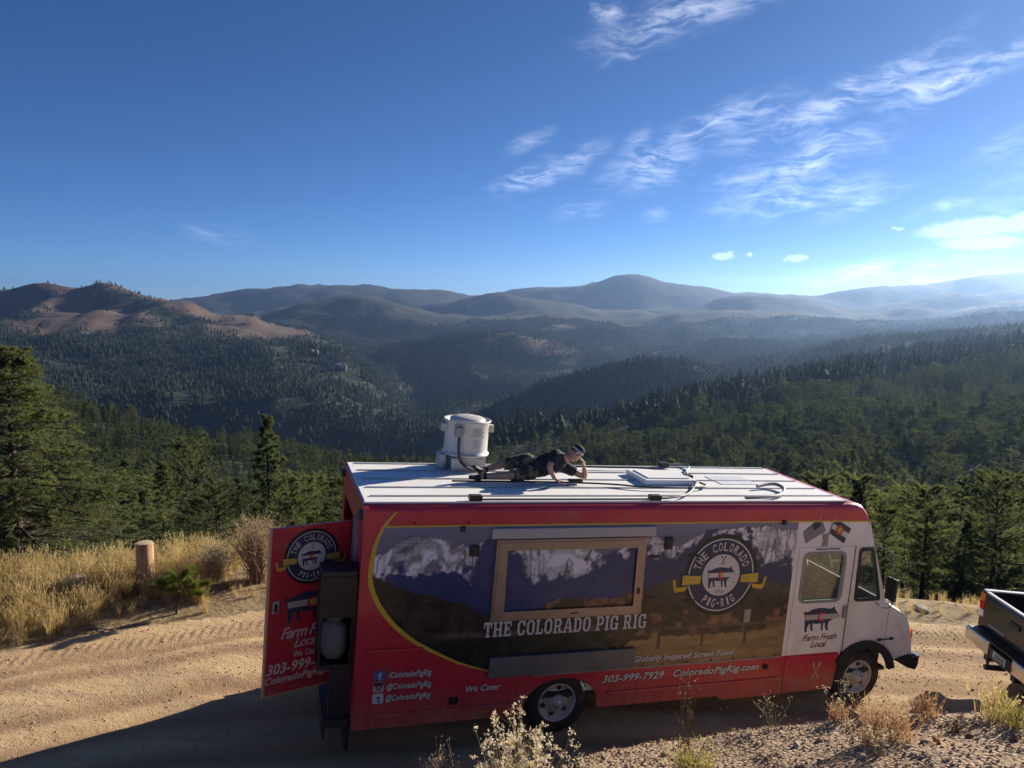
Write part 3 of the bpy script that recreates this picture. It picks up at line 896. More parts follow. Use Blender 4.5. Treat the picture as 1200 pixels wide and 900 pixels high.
BOLD = (0.030, 0.0, 1.02); BI = (0.026, 0.22, 1.04); SCR = (0.010, 0.35, 0.86); CON = (0.012, 0.0, 1.0)
REQ = [(s, *BOLD) for s in ('f', 't')] + [(s, *BI) for s in ('/ColoradoPigRig', '@ColoradoPigRig', 'We Cater', '303-999-7929', 'ColoradoPigRig.com', 'Globally Inspired Street Food', 'We Cater!')]
REQ += [(s, *SCR) for s in ('Farm Fresh', 'Local', 'Chow', 'Fresh')] + [(c, *CON) for c in sorted(set('THECOLORADOPIGRIG'))] + [('FARM FRESH', *BOLD)]
GL = glyphs(REQ)

# ------------------------------------------------------------------ materials of the truck
def truck_paint(name, col, rough=0.32):
    m_ = mat(name, col, rough, var=0.10, vscale=1.6, bump=0.03, bscale=3.0, coat=0.25, dirt=((0.30, 0.22, 0.16), 2.2, 0.52, 0.35))
    nt = m_.node_tree; bs = next(n for n in nt.nodes if n.type == 'BSDF_PRINCIPLED'); src_ = bs.inputs['Base Color'].links[0].from_socket
    t = NT.__new__(NT); t.nt = nt                                   # road dust clinging to the lowest panels
    co = t.n('ShaderNodeTexCoord').outputs['Object']; zz = t.n('ShaderNodeSeparateXYZ', {0: co}).outputs[2]
    mp = t.n('ShaderNodeMapping', {'Vector': co}); mp.inputs['Scale'].default_value = (5.0, 5.0, 1.2)
    f = t.m('MULTIPLY', t.ramp(t.m('ADD', zz, t.m('MULTIPLY', t.noise(co, 2.5, 4), 0.35)), -2.0, -2.65), t.ramp(t.noise(mp.outputs[0], 3.0, 6, 0.7), 0.3, 0.75, 0.15, 0.75))
    nt.links.new(t.mix(f, src_, (0.34, 0.25, 0.17)), bs.inputs['Base Color'])
    return m_


M_RED = truck_paint('red_paint', (0.52, 0.030, 0.055)); M_WHITE = truck_paint('white_paint', (0.78, 0.76, 0.74), 0.4)
M_ROOF = mat('white_roof', (0.80, 0.80, 0.79), 0.55, var=0.05, vscale=1.5, dirt=((0.42, 0.38, 0.33), 3.0, 0.56, 0.45))
M_BLACK = mat('black_rubber', (0.022, 0.022, 0.024), 0.75, var=0.3, vscale=8, dirt=((0.20, 0.15, 0.11), 5.0, 0.5, 0.4))
M_PLAST = mat('black_plastic', (0.020, 0.021, 0.024), 0.5, var=0.2)
M_DARK = mat('dark_metal', (0.045, 0.045, 0.05), 0.6, metal=0.3, var=0.3, vscale=5, dirt=((0.20, 0.15, 0.11), 4.0, 0.5, 0.3))
M_GALV = mat('galvanised_metal', (0.48, 0.48, 0.47), 0.45, metal=0.6, var=0.15, vscale=9)
M_GREY = mat('grey_metal', (0.27, 0.275, 0.29), 0.5, metal=0.2, var=0.1, vscale=3)
M_TAN = mat('anodised_frame', (0.33, 0.27, 0.22), 0.42, metal=0.45, var=0.08)
M_YEL = mat('yellow_vinyl', (0.62, 0.44, 0.045), 0.45, var=0.06); M_NAVY = mat('navy_vinyl', (0.030, 0.040, 0.085), 0.45, var=0.08)
M_LET = mat('white_vinyl', (0.64, 0.63, 0.62), 0.5, var=0.04); M_LINE = mat('pale_grey_vinyl', (0.45, 0.43, 0.42), 0.5)
M_DRED = mat('red_vinyl', (0.52, 0.05, 0.04), 0.5); M_BLUEV = mat('blue_vinyl', (0.05, 0.12, 0.32), 0.5); M_BRWN = mat('dark_brown_vinyl', (0.10, 0.035, 0.045), 0.5)
M_TANV = mat('tan_vinyl', (0.55, 0.36, 0.20), 0.5)
M_FANW = mat('cream_drum', (0.56, 0.53, 0.49), 0.4, var=0.06, vscale=5, dirt=((0.42, 0.34, 0.26), 6.0, 0.55, 0.35))
M_ORNG = mat('orange_lens', (0.75, 0.20, 0.02), 0.2); M_REDL = mat('red_lens', (0.55, 0.01, 0.03), 0.2); M_CLRL = mat('clear_lens', (0.85, 0.85, 0.85), 0.15)
M_STEEL = mat('painted_steel_rim', (0.52, 0.51, 0.50), 0.5, metal=0.2, var=0.12, vscale=7, dirt=((0.22, 0.17, 0.13), 7.0, 0.5, 0.5))
M_CHROME = mat('chrome', (0.62, 0.62, 0.63), 0.22, metal=0.95)
M_CLOTHG = mat('grey_seat', (0.10, 0.10, 0.11), 0.9, var=0.2)


def glass_mat(name, tint, gl=0.10):
    m_ = bpy.data.materials.new(name); m_.use_nodes = True; t = NT(m_.node_tree)
    fr = t.n('ShaderNodeFresnel', {'IOR': 1.5})
    tr = t.n('ShaderNodeBsdfTransparent', {'Color': tint}); gs = t.n('ShaderNodeBsdfGlossy', {'Color': (0.9, 0.95, 0.93), 'Roughness': 0.04})
    df = t.n('ShaderNodeBsdfDiffuse', {'Color': (0.35, 0.40, 0.38)})
    mx = t.n('ShaderNodeMixShader', {0: t.m('ADD', t.m('MULTIPLY', fr.outputs[0], 0.9), gl, clamp=True), 1: tr.outputs[0], 2: gs.outputs[0]})
    m2 = t.n('ShaderNodeMixShader', {0: t.ramp(t.noise(t.n('ShaderNodeTexCoord').outputs['Object'], 3.0, 5, 0.65), 0.4, 0.8, 0.05, 0.22), 1: mx.outputs[0], 2: df.outputs[0]})
    t.n('ShaderNodeOutputMaterial', {'Surface': m2.outputs[0]})
    return m_


M_GLASS = glass_mat('green_tinted_glass', (0.70, 0.86, 0.80, 1))

m_ = bpy.data.materials.new('mural_print'); m_.use_nodes = True; t = NT(m_.node_tree)
bb = t.n('ShaderNodeBsdfPrincipled', {'Base Color': t.n('ShaderNodeAttribute', attribute_name='ink').outputs['Color'], 'Roughness': 0.42, 'Coat Weight': 0.15})
t.n('ShaderNodeOutputMaterial', {'Surface': bb.outputs[0]}); M_MURAL = m_

# ------------------------------------------------------------------ truck: x along it (rear -> front), y away from the near side, z up from the roof edge
TM = Matrix(((0.948117, -0.306295, 0.085189, -1.639606), (0.307505, 0.951546, -0.001145, 8.553838), (-0.080711, 0.027282, 0.996364, 3.229509), (0, 0, 0, 1)))
truck = empty('food_truck'); truck.matrix_world = TM
tag(truck, 'red and white food truck with mountain mural parked on the dirt road', 'food truck')
TW = 2.2; XR = -0.04; ZB = -2.74


def part(name, mb, mats, parent=truck):
    return mb.build(name, mats, parent)


# side walls
arch_r = [p for p in arc(2.62, -2.66, 0.51, 180, 0, 18, 0.37)]
side = [(XR, ZB), (arch_r[0][0], ZB)] + arch_r + [(arch_r[-1][0], ZB), (4.95, ZB), (5.05, -2.80), (5.96, -2.80), (5.96, -0.13), (XR, -0.13)]
for y0, nm in ((0.0, 'side_wall'), (TW - 0.03, 'far_side_wall')):
    m = MB(); xz_panel(m, side, (), y0, 0.03); part(nm, m, M_RED)
# rounded red top rails, rear frame, front top cap
m = MB()
for sgn, yb in ((1, 0.0), (-1, TW)):
    prof = [(0.0, -0.26)] + [(0.10 - 0.10 * math.cos(rad(a)), -0.10 + 0.10 * math.sin(rad(a))) for a in range(0, 91, 15)]
    xs = [XR, 6.80, 6.94, 7.05, 7.13, 7.19]; dz = [0, 0, -0.005, -0.04, -0.11, -0.21]
    v = [(x, yb + sgn * (p[0] - 0.004), min(p[1], -0.26 if i == 0 else p[1] + d)) for x, d in zip(xs, dz) for i, p in enumerate(prof)]
    n = len(prof); f = [(i * n + j, (i + 1) * n + j, (i + 1) * n + j + 1, i * n + j + 1) for i in range(len(xs) - 1) for j in range(n - 1)]
    m.add(v, f, 0, True)
m.box(XR - 0.01, XR + 0.05, 0.0, TW, -0.26, -0.02)
part('top_rail', m, M_RED)
m = MB()
fp = [(6.80, 0.0), (6.94, -0.005), (7.05, -0.04), (7.13, -0.11), (7.19, -0.21), (7.205, -0.27)]
v = [(x, y, z) for x, z in fp for y in (0.09, TW - 0.09)]; f = [(2 * i, 2 * i + 1, 2 * i + 3, 2 * i + 2) for i in range(len(fp) - 1)]
m.add(v, f, 0, True); part('front_roof_cap', m, M_RED)
# roof sheet with standing seams
m = MB(); m.box(XR + 0.02, 6.82, 0.085, TW - 0.085, -0.03, 0.008); roof = part('roof', m, M_ROOF)
for yy in (0.36, 0.76, 1.20, 1.64, 2.03):
    m = MB(); m.box(0.06, 6.80, yy - 0.017, yy + 0.017, 0.008, 0.021, 0, 0.004); part('seam', m, M_GALV, roof)
m = MB(); m.box(XR, 6.8, 0.075, 0.105, 0.004, 0.022, 0, 0.004); part('edge_trim', m, M_ROOF, roof)
m = MB(); m.box(4.02, 4.86, 0.92, 1.56, 0.008, 0.085, 0, 0.02); m.box(4.10, 4.78, 1.0, 1.48, 0.085, 0.10, 0, 0.006); part('roof_hatch', m, M_ROOF, roof)
m = MB(); m.box(5.32, 5.95, 0.98, 1.46, 0.008, 0.016); part('roof_patch', m, M_WHITE, roof)


def smooth_path(pts, z, n=5):
    P = [Vector((*p, z) if len(p) == 2 else p) for p in pts]; out = []
    for i in range(len(P) - 1):
        p0, p1, p2, p3 = P[max(i - 1, 0)], P[i], P[i + 1], P[min(i + 2, len(P) - 1)]
        for k in range(n):
            q = k / n
            out.append(0.5 * ((2 * p1) + (p2 - p0) * q + (2 * p0 - 5 * p1 + 4 * p2 - p3) * q * q + (3 * p1 - p0 - 3 * p2 + p3) * q ** 3))
    return out + [P[-1]]


for pts, mm, rr in (([(3.77, 0.12), (3.89, 0.10), (4.25, 0.24), (4.56, 0.55), (4.80, 0.87), (4.89, 1.15), (4.90, 1.35), (4.76, 1.66), (4.36, 1.80), (3.87, 1.81), (3.3, 1.84), (2.4, 1.83), (1.95, 1.8)], M_PLAST, 0.014),
                    ([(1.2, 0.93), (2.2, 0.92), (2.98, 0.87), (3.49, 0.79), (3.89, 0.66), (4.54, 0.62), (4.88, 0.72), (4.90, 0.92)], M_PLAST, 0.014),
                    ([(4.92, 1.25), (5.09, 1.62), (5.30, 1.88), (5.30, 2.04), (5.1, 2.06), (4.93, 2.06)], M_GREY, 0.016)):
    m = MB(); m.tube(smooth_path(pts, 0.052), rr, 6); part('roof_cable', m, mm, roof)
m = MB(); m.tube(smooth_path([(1.35, 0.115), (2.4, 0.115), (3.7, 0.115)], 0.036), 0.013, 6); part('edge_conduit', m, M_PLAST, roof)
for x0, y0 in ((1.22, 0.13), (3.66, 0.13), (4.84, 2.03), (4.80, 1.24)):
    m = MB(); m.box(x0, x0 + 0.16, y0 - 0.05, y0 + 0.05, 0.02, 0.09, 0, 0.012); part('junction_box', m, M_PLAST, roof)
m = MB(); m.tube(smooth_path([(5.73, 0.70, 0.06), (5.95, 0.76, 0.075), (6.10, 0.74, 0.075), (6.08, 0.55, 0.06), (5.85, 0.30, 0.05), (5.58, 0.19, 0.045), (5.15, 0.15, 0.045)], 0), [0.026] * 31, 8); part('vent_hose', m, M_GREY, roof)

# mural, printed on the wall and on the closed serving hatch
CURVE = np.array([(0.329, -0.079), (0.24, -0.185), (0.185, -0.268), (0.135, -0.39), (0.102, -0.517), (0.078, -0.68), (0.072, -0.841), (0.087, -0.95), (0.122, -1.051), (0.19, -1.19), (0.284, -1.329), (0.40, -1.465),
                  (0.535, -1.587), (0.68, -1.695), (0.849, -1.793), (1.02, -1.885), (1.199, -1.975), (1.39, -2.045), (1.587, -2.106), (1.85, -2.165), (2.2, -2.21)])


def mural_ink(x, z):
    n1 = fbm(x * 3.1, z * 3.1, 5, 301); n2 = fbm(x * 9, z * 9, 5, 302); n3 = fbm(x * 24, z * 24, 3, 303)
    xs_r, zs_r = ([0.05, .22, .45, .62, .76, .95, 1.15, 1.28, 1.42, 1.6, 1.8, 2.1, 2.4, 2.75, 3.05, 3.3, 3.55, 3.75, 3.95, 4.1, 4.3, 4.5, 4.9, 5.3, 5.5, 5.7, 6.0],
                    [-.62, -.55, -.40, -.36, -.37, -.43, -.46, -.56, -.44, -.33, -.40, -.50, -.46, -.52, -.66, -.55, -.44, -.42, -.52, -.58, -.46, -.36, -.33, -.33, -.30, -.37, -.36])
    rid = np.interp(x, xs_r, zs_r) + 0.035 * n2 + 0.02 * n3
    sb = np.interp(x, [0.05, .3, .6, .8, 1.0, 1.3, 1.45, 1.6, 1.9, 2.2, 2.5, 2.7, 2.95, 3.15, 3.5, 3.7, 4.0, 4.3, 4.5, 5.2, 5.35, 5.6, 5.95],
                   [-.82, -.80, -.86, -.76, -.80, -.86, -.42, -.40, -.72, -.98, -.92, -.86, -.72, -.62, -.62, -.62, -.72, -.62, -.40, -.42, -.72, -.86, -.92])
    sky_c = np.stack([0.150 + 0.02 * n1, 0.160 + 0.02 * n1, 0.235 + 0.02 * n1], -1)
    sky_c = sky_c * (1 + 0.25 * sstep(-0.5, -0.26, z)[..., None])
    blue = np.stack([0.020 + 0.012 * n2, 0.042 + 0.018 * n2, 0.150 + 0.05 * n2], -1)
    blue = blue * (1 - 0.45 * sstep(2.9, 4.2, x)[..., None] * np.array([0.1, 0.45, 0.75]))
    snow = np.stack([0.46 + 0.10 * n2, 0.45 + 0.10 * n2, 0.50 + 0.10 * n2], -1)
    rock = np.stack([0.10 + 0.03 * n3, 0.10 + 0.03 * n3, 0.15 + 0.03 * n3], -1)
    c = sky_c
    c = np.where((z < rid)[..., None], blue, c)
    sl = np.tanh(6 * (np.interp(x + .12, xs_r, zs_r) - np.interp(x - .12, xs_r, zs_r)))
    streak = fbm(x * 10 - sl * z * 9, z * 3.2 + sl * x * 2, 5, 305, 0.6)
    hs0 = fbm(x * 3.0 - sl * z * 2.5 + 0.10, z * 1.6 + 0.05, 6, 309, 0.62) - fbm(x * 3.0 - sl * z * 2.5, z * 1.6, 6, 309, 0.62)
    lit = np.clip(0.76 + 2.4 * hs0 + 0.12 * n3, 0.30, 1.0)
    ms = sstep(-0.02, 0.06, z - (sb + 0.24 * n2 + 0.10 * n1)) * sstep(0.0, 0.02, rid - z)
    rk = 0.85 * sstep(0.14, 0.34, streak + 0.2 * n3)
    sn = lit[..., None] * np.array([0.80, 0.80, 0.84]) * (1 - rk[..., None]) + rk[..., None] * rock
    c = c * (1 - ms[..., None]) + ms[..., None] * sn
    hill = np.interp(x, [0.05, .2, .6, 1.2, 1.6, 2.1, 2.6, 3.2, 3.6, 4.2, 4.8, 5.3, 6.0], [-.85, -.88, -1.06, -1.22, -1.42, -1.34, -1.20, -1.26, -1.14, -1.00, -.98, -1.06, -1.2]) + 0.04 * n2
    ishill = z < hill
    hv = np.clip(0.5 + 0.9 * n2 + 0.5 * n3, 0, 1)[..., None]
    hillc = (1 - hv) * np.array([0.010, 0.010, 0.012]) + hv * np.array([0.055, 0.036, 0.028])
    mist = sstep(3.3, 4.3, x)[..., None] * sstep(-1.5, -1.0, z)[..., None]
    hillc = hillc * (1 - mist) + mist * (np.array([0.075, 0.066, 0.070]) * (0.7 + 0.5 * hv))
    c = np.where(ishill[..., None], hillc, c)
    red = sstep(0.0, 0.45, n1 + 0.7 * n2 + 0.10)[..., None]
    aut = (1 - red) * np.array([0.035, 0.028, 0.022]) + red * (np.array([0.17, 0.085, 0.05]) * (0.6 + 0.9 * hv))
    isaut = ((x > 2.2) & (x < 3.55) & (z < hill) & (z > -1.40)) | ((x > 3.2) & (z < -1.48 + 0.05 * n1) & (z > -1.80 + 0.06 * n2))
    c = np.where(isaut[..., None], aut, c)
    pale = np.exp(-((z + 1.60 + 0.02 * x) / 0.035) ** 2) * sstep(0.7, 1.2, x) * sstep(3.6, 3.2, x) * (0.45 + 0.8 * n2)
    c = c + np.clip(pale, 0, 1)[..., None] * np.array([0.13, 0.11, 0.09])
    mead = (z < -1.80 + 0.07 * n2 - 0.10 * sstep(3.9, 3.3, x)) & (x > 3.25 + 0.3 * n1)
    mv = np.clip(0.55 + 0.6 * fbm(x * 3, z * 16, 4, 307), 0, 1)[..., None]
    meadc = (1 - mv) * np.array([0.13, 0.085, 0.04]) + mv * np.array([0.36, 0.245, 0.11])
    c = np.where(mead[..., None], meadc, c)
    lake = (z < -1.68) & (x < 3.25 + 0.3 * n1)
    lc = np.array([0.014, 0.018, 0.018]) + np.clip(n2, 0, 1)[..., None] * np.array([0.030, 0.034, 0.020])
    c = np.where(lake[..., None], lc, c)
    # fence rails and posts across the meadow, a pale board
    for px in (3.95, 4.62, 5.30):
        c = np.where(((np.abs(x - px) < 0.022) & (z < -1.62) & (z > -1.98))[..., None], np.array([0.06, 0.045, 0.035]), c)
    c = np.where(((np.abs(x - 5.30) < 0.05) & (z < -1.50) & (z > -1.68))[..., None], np.array([0.34, 0.33, 0.33]), c)
    c = np.where(((np.abs(z + 1.70) < 0.018) & (x > 3.7) & (x < 5.9) & (n2 > -0.4))[..., None], np.array([0.10, 0.08, 0.06]), c)
    return np.clip(c, 0.004, 1)


def mural(name, x0, x1, z0, z1, y, parent, clip=False, step=0.0125):
    xs = np.linspace(x0, x1, int((x1 - x0) / step) + 2); zs = np.linspace(z0, z1, int((z1 - z0) / step) + 2)
    X, Z = np.meshgrid(xs, zs); keep = None
    v_keep = np.ones_like(X, bool)
    if clip:
        lim = np.interp(-Z, -CURVE[:, 1], CURVE[:, 0])
        inn = X > lim + 0.012
        keep = inn[:-1, :-1] & inn[:-1, 1:] & inn[1:, 1:] & inn[1:, :-1]
    me_ = grid_mesh(name, X, np.full_like(X, y), Z, keep, False)
    co = np.zeros(len(me_.vertices) * 3, np.float32); me_.vertices.foreach_get('co', co); co = co.reshape(-1, 3)
    ink = mural_ink(co[:, 0].astype(float), co[:, 2].astype(float))
    a = me_.attributes.new('ink', 'FLOAT_COLOR', 'POINT')
    a.data.foreach_set('color', np.concatenate([ink, np.ones((len(ink), 1))], 1).astype(np.float32).ravel())
    return link(name, me_, parent, M_MURAL)


mural('mountain_mural', 0.06, 5.955, -2.212, -0.262, -0.004, truck, True)


def ribbon(mb, pts, wd, off, mi=0, ax=None):
    P = [Vector(p) for p in pts]; n = len(P); L_ = []; R_ = []
    for i in range(n):
        tt = (P[min(i + 1, n - 1)] - P[max(i - 1, 0)]).normalized(); nn = Vector((-tt.y, tt.x))
        ww = (wd[i] if isinstance(wd, (list, tuple)) else wd) / 2
        L_.append(P[i] + nn * ww); R_.append(P[i] - nn * ww)
    ax = ax or (lambda a, b, o: (a, -o, b))
    v = [ax(p[0], p[1], off) for p in L_ + R_]
    mb.add(v, [(i, n + i, n + i + 1, i + 1) for i in range(n - 1)], mi)


m = MB(); ncv = len(CURVE)
ribbon(m, [tuple(p) for p in CURVE], [0.012 + 0.045 * math.sin(math.pi * min(1, (k + 1.5) / (ncv * 0.95))) for k in range(ncv)], 0.007)
ribbon(m, [(0.20, -0.252), (3.0, -0.252), (5.95, -0.252), (7.18, -0.262)], 0.020, 0.0085)
part('yellow_stripe', m, M_YEL)
m = MB(); ribbon(m, [(2.2, -2.222), (4.0, -2.226), (5.95, -2.228)], 0.022, 0.006); part('belt_strip', m, M_GREY)
for (x0, x1, z0) in ((0.10, 0.76, -1.765), (0.20, 1.98, -2.575), (3.28, 5.95, -2.55)):
    m = MB(); m.box(x0, x1, -0.028, 0.002, z0 - 0.022, z0 + 0.022, 0, 0.010); part('pressed_rib', m, M_RED)

# serving hatch with frame, print, shelf and awning case
hatch = empty('serving_window', parent=truck)
m = MB(); xz_panel(m, [(1.57, -1.46), (3.62, -1.46), (3.60, -0.43), (1.57, -0.43)], [[(1.715, -1.355), (3.505, -1.355), (3.49, -0.545), (1.70, -0.545)]], -0.040, 0.038)
xz_panel(m, [(1.60, -1.43), (3.59, -1.43), (3.57, -0.46), (1.60, -0.46)], [[(1.73, -1.34), (3.49, -1.34), (3.475, -0.56), (1.715, -0.56)]], -0.050, 0.0095); part('window_frame', m, M_TAN, hatch)
mural('window_print', 1.69, 3.51, -1.36, -0.54, -0.020, hatch)
m = MB(); m.box(2.62, 2.72, -0.060, -0.0505, -1.405, -1.392); m.box(3.53, 3.56, -0.064, -0.0505, -1.18, -1.10); part('latch', m, M_PLAST, hatch)
m = MB(); m.box(1.50, 3.72, -0.045, -0.0045, -0.415, -0.285, 0, 0.012); part('awning_case', m, M_LINE, hatch)
m = MB(); m.box(1.605, 3.60, -0.045, -0.0085, -2.20, -1.93, 0, 0.008); m.box(1.605, 3.60, -0.055, -0.045, -1.95, -1.93); part('folded_shelf', m, mat('dark_grey_shelf', (0.16, 0.16, 0.165), 0.5, metal=0.2, var=0.12, vscale=3))

# ---- writing
def put_text(mb, req, x0, x1, z0, z1, off, mi=0, ax=None, slant=0.0):
    v, f, _ = GL[req]; ax = ax or (lambda a, b, o: (a, -o, b))
    mb.add([ax(x0 + p[0] * (x1 - x0), z0 + p[1] * (z1 - z0) + slant * p[0], off) for p in v], f, mi)


SLAB = {
    'I': (.46, [[(.05, 0), (.41, 0), (.41, .14), (.05, .14)], [(.13, .14), (.33, .14), (.33, .86), (.13, .86)], [(.05, .86), (.41, .86), (.41, 1), (.05, 1)]]),
    'T': (.72, [[(.16, 0), (.56, 0), (.56, .13), (.16, .13)], [(.26, .13), (.46, .13), (.46, .82), (.26, .82)], [(.02, .82), (.70, .82), (.70, 1), (.02, 1)], [(.02, .60), (.12, .60), (.12, .82), (.02, .82)], [(.60, .60), (.70, .60), (.70, .82), (.60, .82)]]),
    'H': (.84, [[(.02, 0), (.36, 0), (.36, .13), (.02, .13)], [(.48, 0), (.82, 0), (.82, .13), (.48, .13)], [(.02, .87), (.36, .87), (.36, 1), (.02, 1)], [(.48, .87), (.82, .87), (.82, 1), (.48, 1)],
               [(.10, .13), (.29, .13), (.29, .87), (.10, .87)], [(.55, .13), (.74, .13), (.74, .87), (.55, .87)], [(.29, .43), (.55, .43), (.55, .57), (.29, .57)]]),
    'E': (.70, [[(.02, 0), (.66, 0), (.66, .14), (.02, .14)], [(.02, .86), (.66, .86), (.66, 1), (.02, 1)], [(.10, .14), (.29, .14), (.29, .86), (.10, .86)], [(.29, .43), (.50, .43), (.50, .57), (.29, .57)], [(.56, .14), (.66, .14), (.66, .34), (.56, .34)], [(.56, .68), (.66, .68), (.66, .86), (.56, .86)], [(.42, .57), (.50, .57), (.50, .66), (.42, .66)], [(.42, .34), (.50, .34), (.50, .43), (.42, .43)]]),
    'L': (.68, [[(.02, 0), (.64, 0), (.64, .15), (.02, .15)], [(.10, .15), (.29, .15), (.29, .87), (.10, .87)], [(.02, .87), (.38, .87), (.38, 1), (.02, 1)], [(.54, .15), (.64, .15), (.64, .38), (.54, .38)]]),
    'O': (.76, [[(.04, .22), (.23, .28), (.23, .72), (.04, .78)], [(.72, .22), (.72, .78), (.53, .72), (.53, .28)], [(.04, .22), (.20, 0), (.56, 0), (.72, .22), (.53, .28), (.46, .13), (.30, .13), (.23, .28)], [(.04, .78), (.23, .72), (.30, .87), (.46, .87), (.53, .72), (.72, .78), (.56, 1), (.20, 1)]]),
    'C': (.74, [[(.04, .22), (.23, .28), (.23, .72), (.04, .78)], [(.04, .22), (.20, 0), (.56, 0), (.70, .22), (.70, .34), (.53, .34), (.46, .13), (.30, .13), (.23, .28)], [(.04, .78), (.23, .72), (.30, .87), (.46, .87), (.53, .66), (.70, .60), (.70, 1), (.60, 1), (.56, .95), (.50, 1), (.20, 1)]]),
    'G': (.78, [[(.04, .22), (.23, .28), (.23, .72), (.04, .78)], [(.04, .22), (.20, 0), (.54, 0), (.58, .06), (.62, 0), (.74, 0), (.74, .36), (.55, .36), (.55, .22), (.46, .13), (.30, .13), (.23, .28)], [(.44, .36), (.78, .36), (.78, .48), (.44, .48)], [(.04, .78), (.23, .72), (.30, .87), (.46, .87), (.53, .66), (.70, .62), (.70, 1), (.60, 1), (.56, .95), (.50, 1), (.20, 1)]]),
    'D': (.78, [[(.02, 0), (.54, 0), (.72, .22), (.53, .28), (.46, .14), (.02, .14)], [(.02, .86), (.46, .86), (.53, .72), (.72, .78), (.54, 1), (.02, 1)], [(.53, .28), (.72, .22), (.72, .78), (.53, .72)], [(.10, .14), (.28, .14), (.28, .86), (.10, .86)]]),
    'P': (.74, [[(.02, 0), (.38, 0), (.38, .13), (.02, .13)], [(.10, .13), (.28, .13), (.28, .86), (.10, .86)], [(.02, .86), (.46, .86), (.53, .80), (.70, .84), (.56, 1), (.02, 1)], [(.53, .58), (.70, .52), (.70, .84), (.53, .80)], [(.28, .38), (.56, .38), (.70, .52), (.53, .58), (.46, .51), (.28, .51)]]),
    'R': (.84, [[(.02, 0), (.38, 0), (.38, .13), (.02, .13)], [(.10, .13), (.28, .13), (.28, .86), (.10, .86)], [(.02, .86), (.46, .86), (.53, .80), (.70, .84), (.56, 1), (.02, 1)], [(.53, .60), (.70, .56), (.70, .84), (.53, .80)], [(.28, .42), (.58, .42), (.70, .56), (.53, .60), (.46, .54), (.28, .54)], [(.42, .42), (.52, 0), (.82, 0), (.82, .13), (.68, .13), (.62, .42)]]),
    'A': (.84, [[(.00, 0), (.30, 0), (.30, .13), (.00, .13)], [(.50, 0), (.84, 0), (.84, .13), (.50, .13)], [(.08, .13), (.22, .13), (.42, .90), (.32, 1)], [(.56, .13), (.76, .13), (.54, 1), (.32, 1), (.42, .90)], [(.265, .28), (.525, .28), (.49, .40), (.29, .40)]]),
}


def slab_text(mb, s, x0, x1, z0, z1, off, mi=0):
    adv = [0.40 if c == ' ' else SLAB[c][0] + 0.05 for c in s]; k = (x1 - x0) / sum(adv); x = x0; j = 0
    for c, a in zip(s, adv):
        if c != ' ':
            for pl in SLAB[c][1]:
                j += 1
                mb.add([(x + p[0] * k, -(off + 0.00025 * (j % 4)), z0 + p[1] * (z1 - z0)) for p in pl], [tuple(range(len(pl)))], mi)
        x += a * k


m = MB(); slab_text(m, 'THE COLORADO PIG RIG', 1.50, 3.74, -1.672, -1.478, 0.012); slab_text(m, 'THE COLORADO PIG RIG', 1.508, 3.748, -1.684, -1.490, 0.009, 1); part('title_lettering', m, [M_LET, M_PLAST])
for req, x0, x1, z0, z1 in ((('303-999-7929', *BI), 3.18, 4.09, -2.40, -2.295), (('ColoradoPigRig.com', *BI), 4.23, 5.59, -2.425, -2.295), (('We Cater', *BI), 1.335, 1.785, -2.366, -2.285),
                            (('Globally Inspired Street Food', *BI), 3.60, 5.145, -2.170, -2.058), (('/ColoradoPigRig', *BI), 0.365, 0.892, -2.13, -2.03), (('@ColoradoPigRig', *BI), 0.355, 0.90, -2.275, -2.172), (('@ColoradoPigRig', *BI), 0.352, 0.90, -2.42, -2.318)):
    m = MB(); put_text(m, req, x0, x1, z0, z1, 0.012); put_text(m, req, x0 + 0.008, x1 + 0.008, z0 - 0.008, z1 - 0.008, 0.0095, 1); part('lettering', m, [M_LET, M_PLAST])
# three square social icons
for k, (zc, cols) in enumerate(((-2.075, (M_BLUEV, M_LET)), (-2.215, (M_LINE, M_BRWN)), (-2.36, (M_LET, M_BLUEV)))):
    m = MB(); xz_panel(m, rrect(0.195, 0.325, zc - 0.062, zc + 0.062, 0.02), (), -0.006, 0.0055, 0)
    if k == 1:
        m.poly([(0.20, -0.008, zc + 0.02), (0.32, -0.008, zc + 0.02), (0.32, -0.008, zc + 0.058), (0.20, -0.008, zc + 0.058)], 1)
        xz_panel(m, arc(0.26, zc, 0.036, 0, 340, 17), (), -0.0115, 0.003, 1); xz_panel(m, arc(0.26, zc, 0.018, 0, 340, 17), (), -0.015, 0.003, 0)
    else:
        put_text(m, ('f' if k == 0 else 't', *BOLD), 0.245, 0.29, zc - 0.05, zc + 0.045, 0.010, 1)
    part('social_icon', m, list(cols))

PIG = [(.015, .74), (-.02, .82), (.02, .89), (.05, .84), (.09, .84), (.2, .93), (.38, 1.0), (.56, .98), (.72, .93), (.79, .99), (.835, 1.04), (.85, .92), (.91, .80), (1.0, .63), (.98, .54), (.88, .52), (.80, .46), (.72, .38), (.70, .22), (.735, .02), (.68, 0), (.645, .10),
       (.615, .34), (.575, .35), (.565, .14), (.59, .03), (.53, .02), (.505, .33), (.35, .31), (.275, .37), (.275, .17), (.315, .03), (.255, .02), (.215, .15), (.20, .34), (.155, .30), (.125, .13), (.135, 0), (.07, -.02), (.055, .2), (.045, .45)]


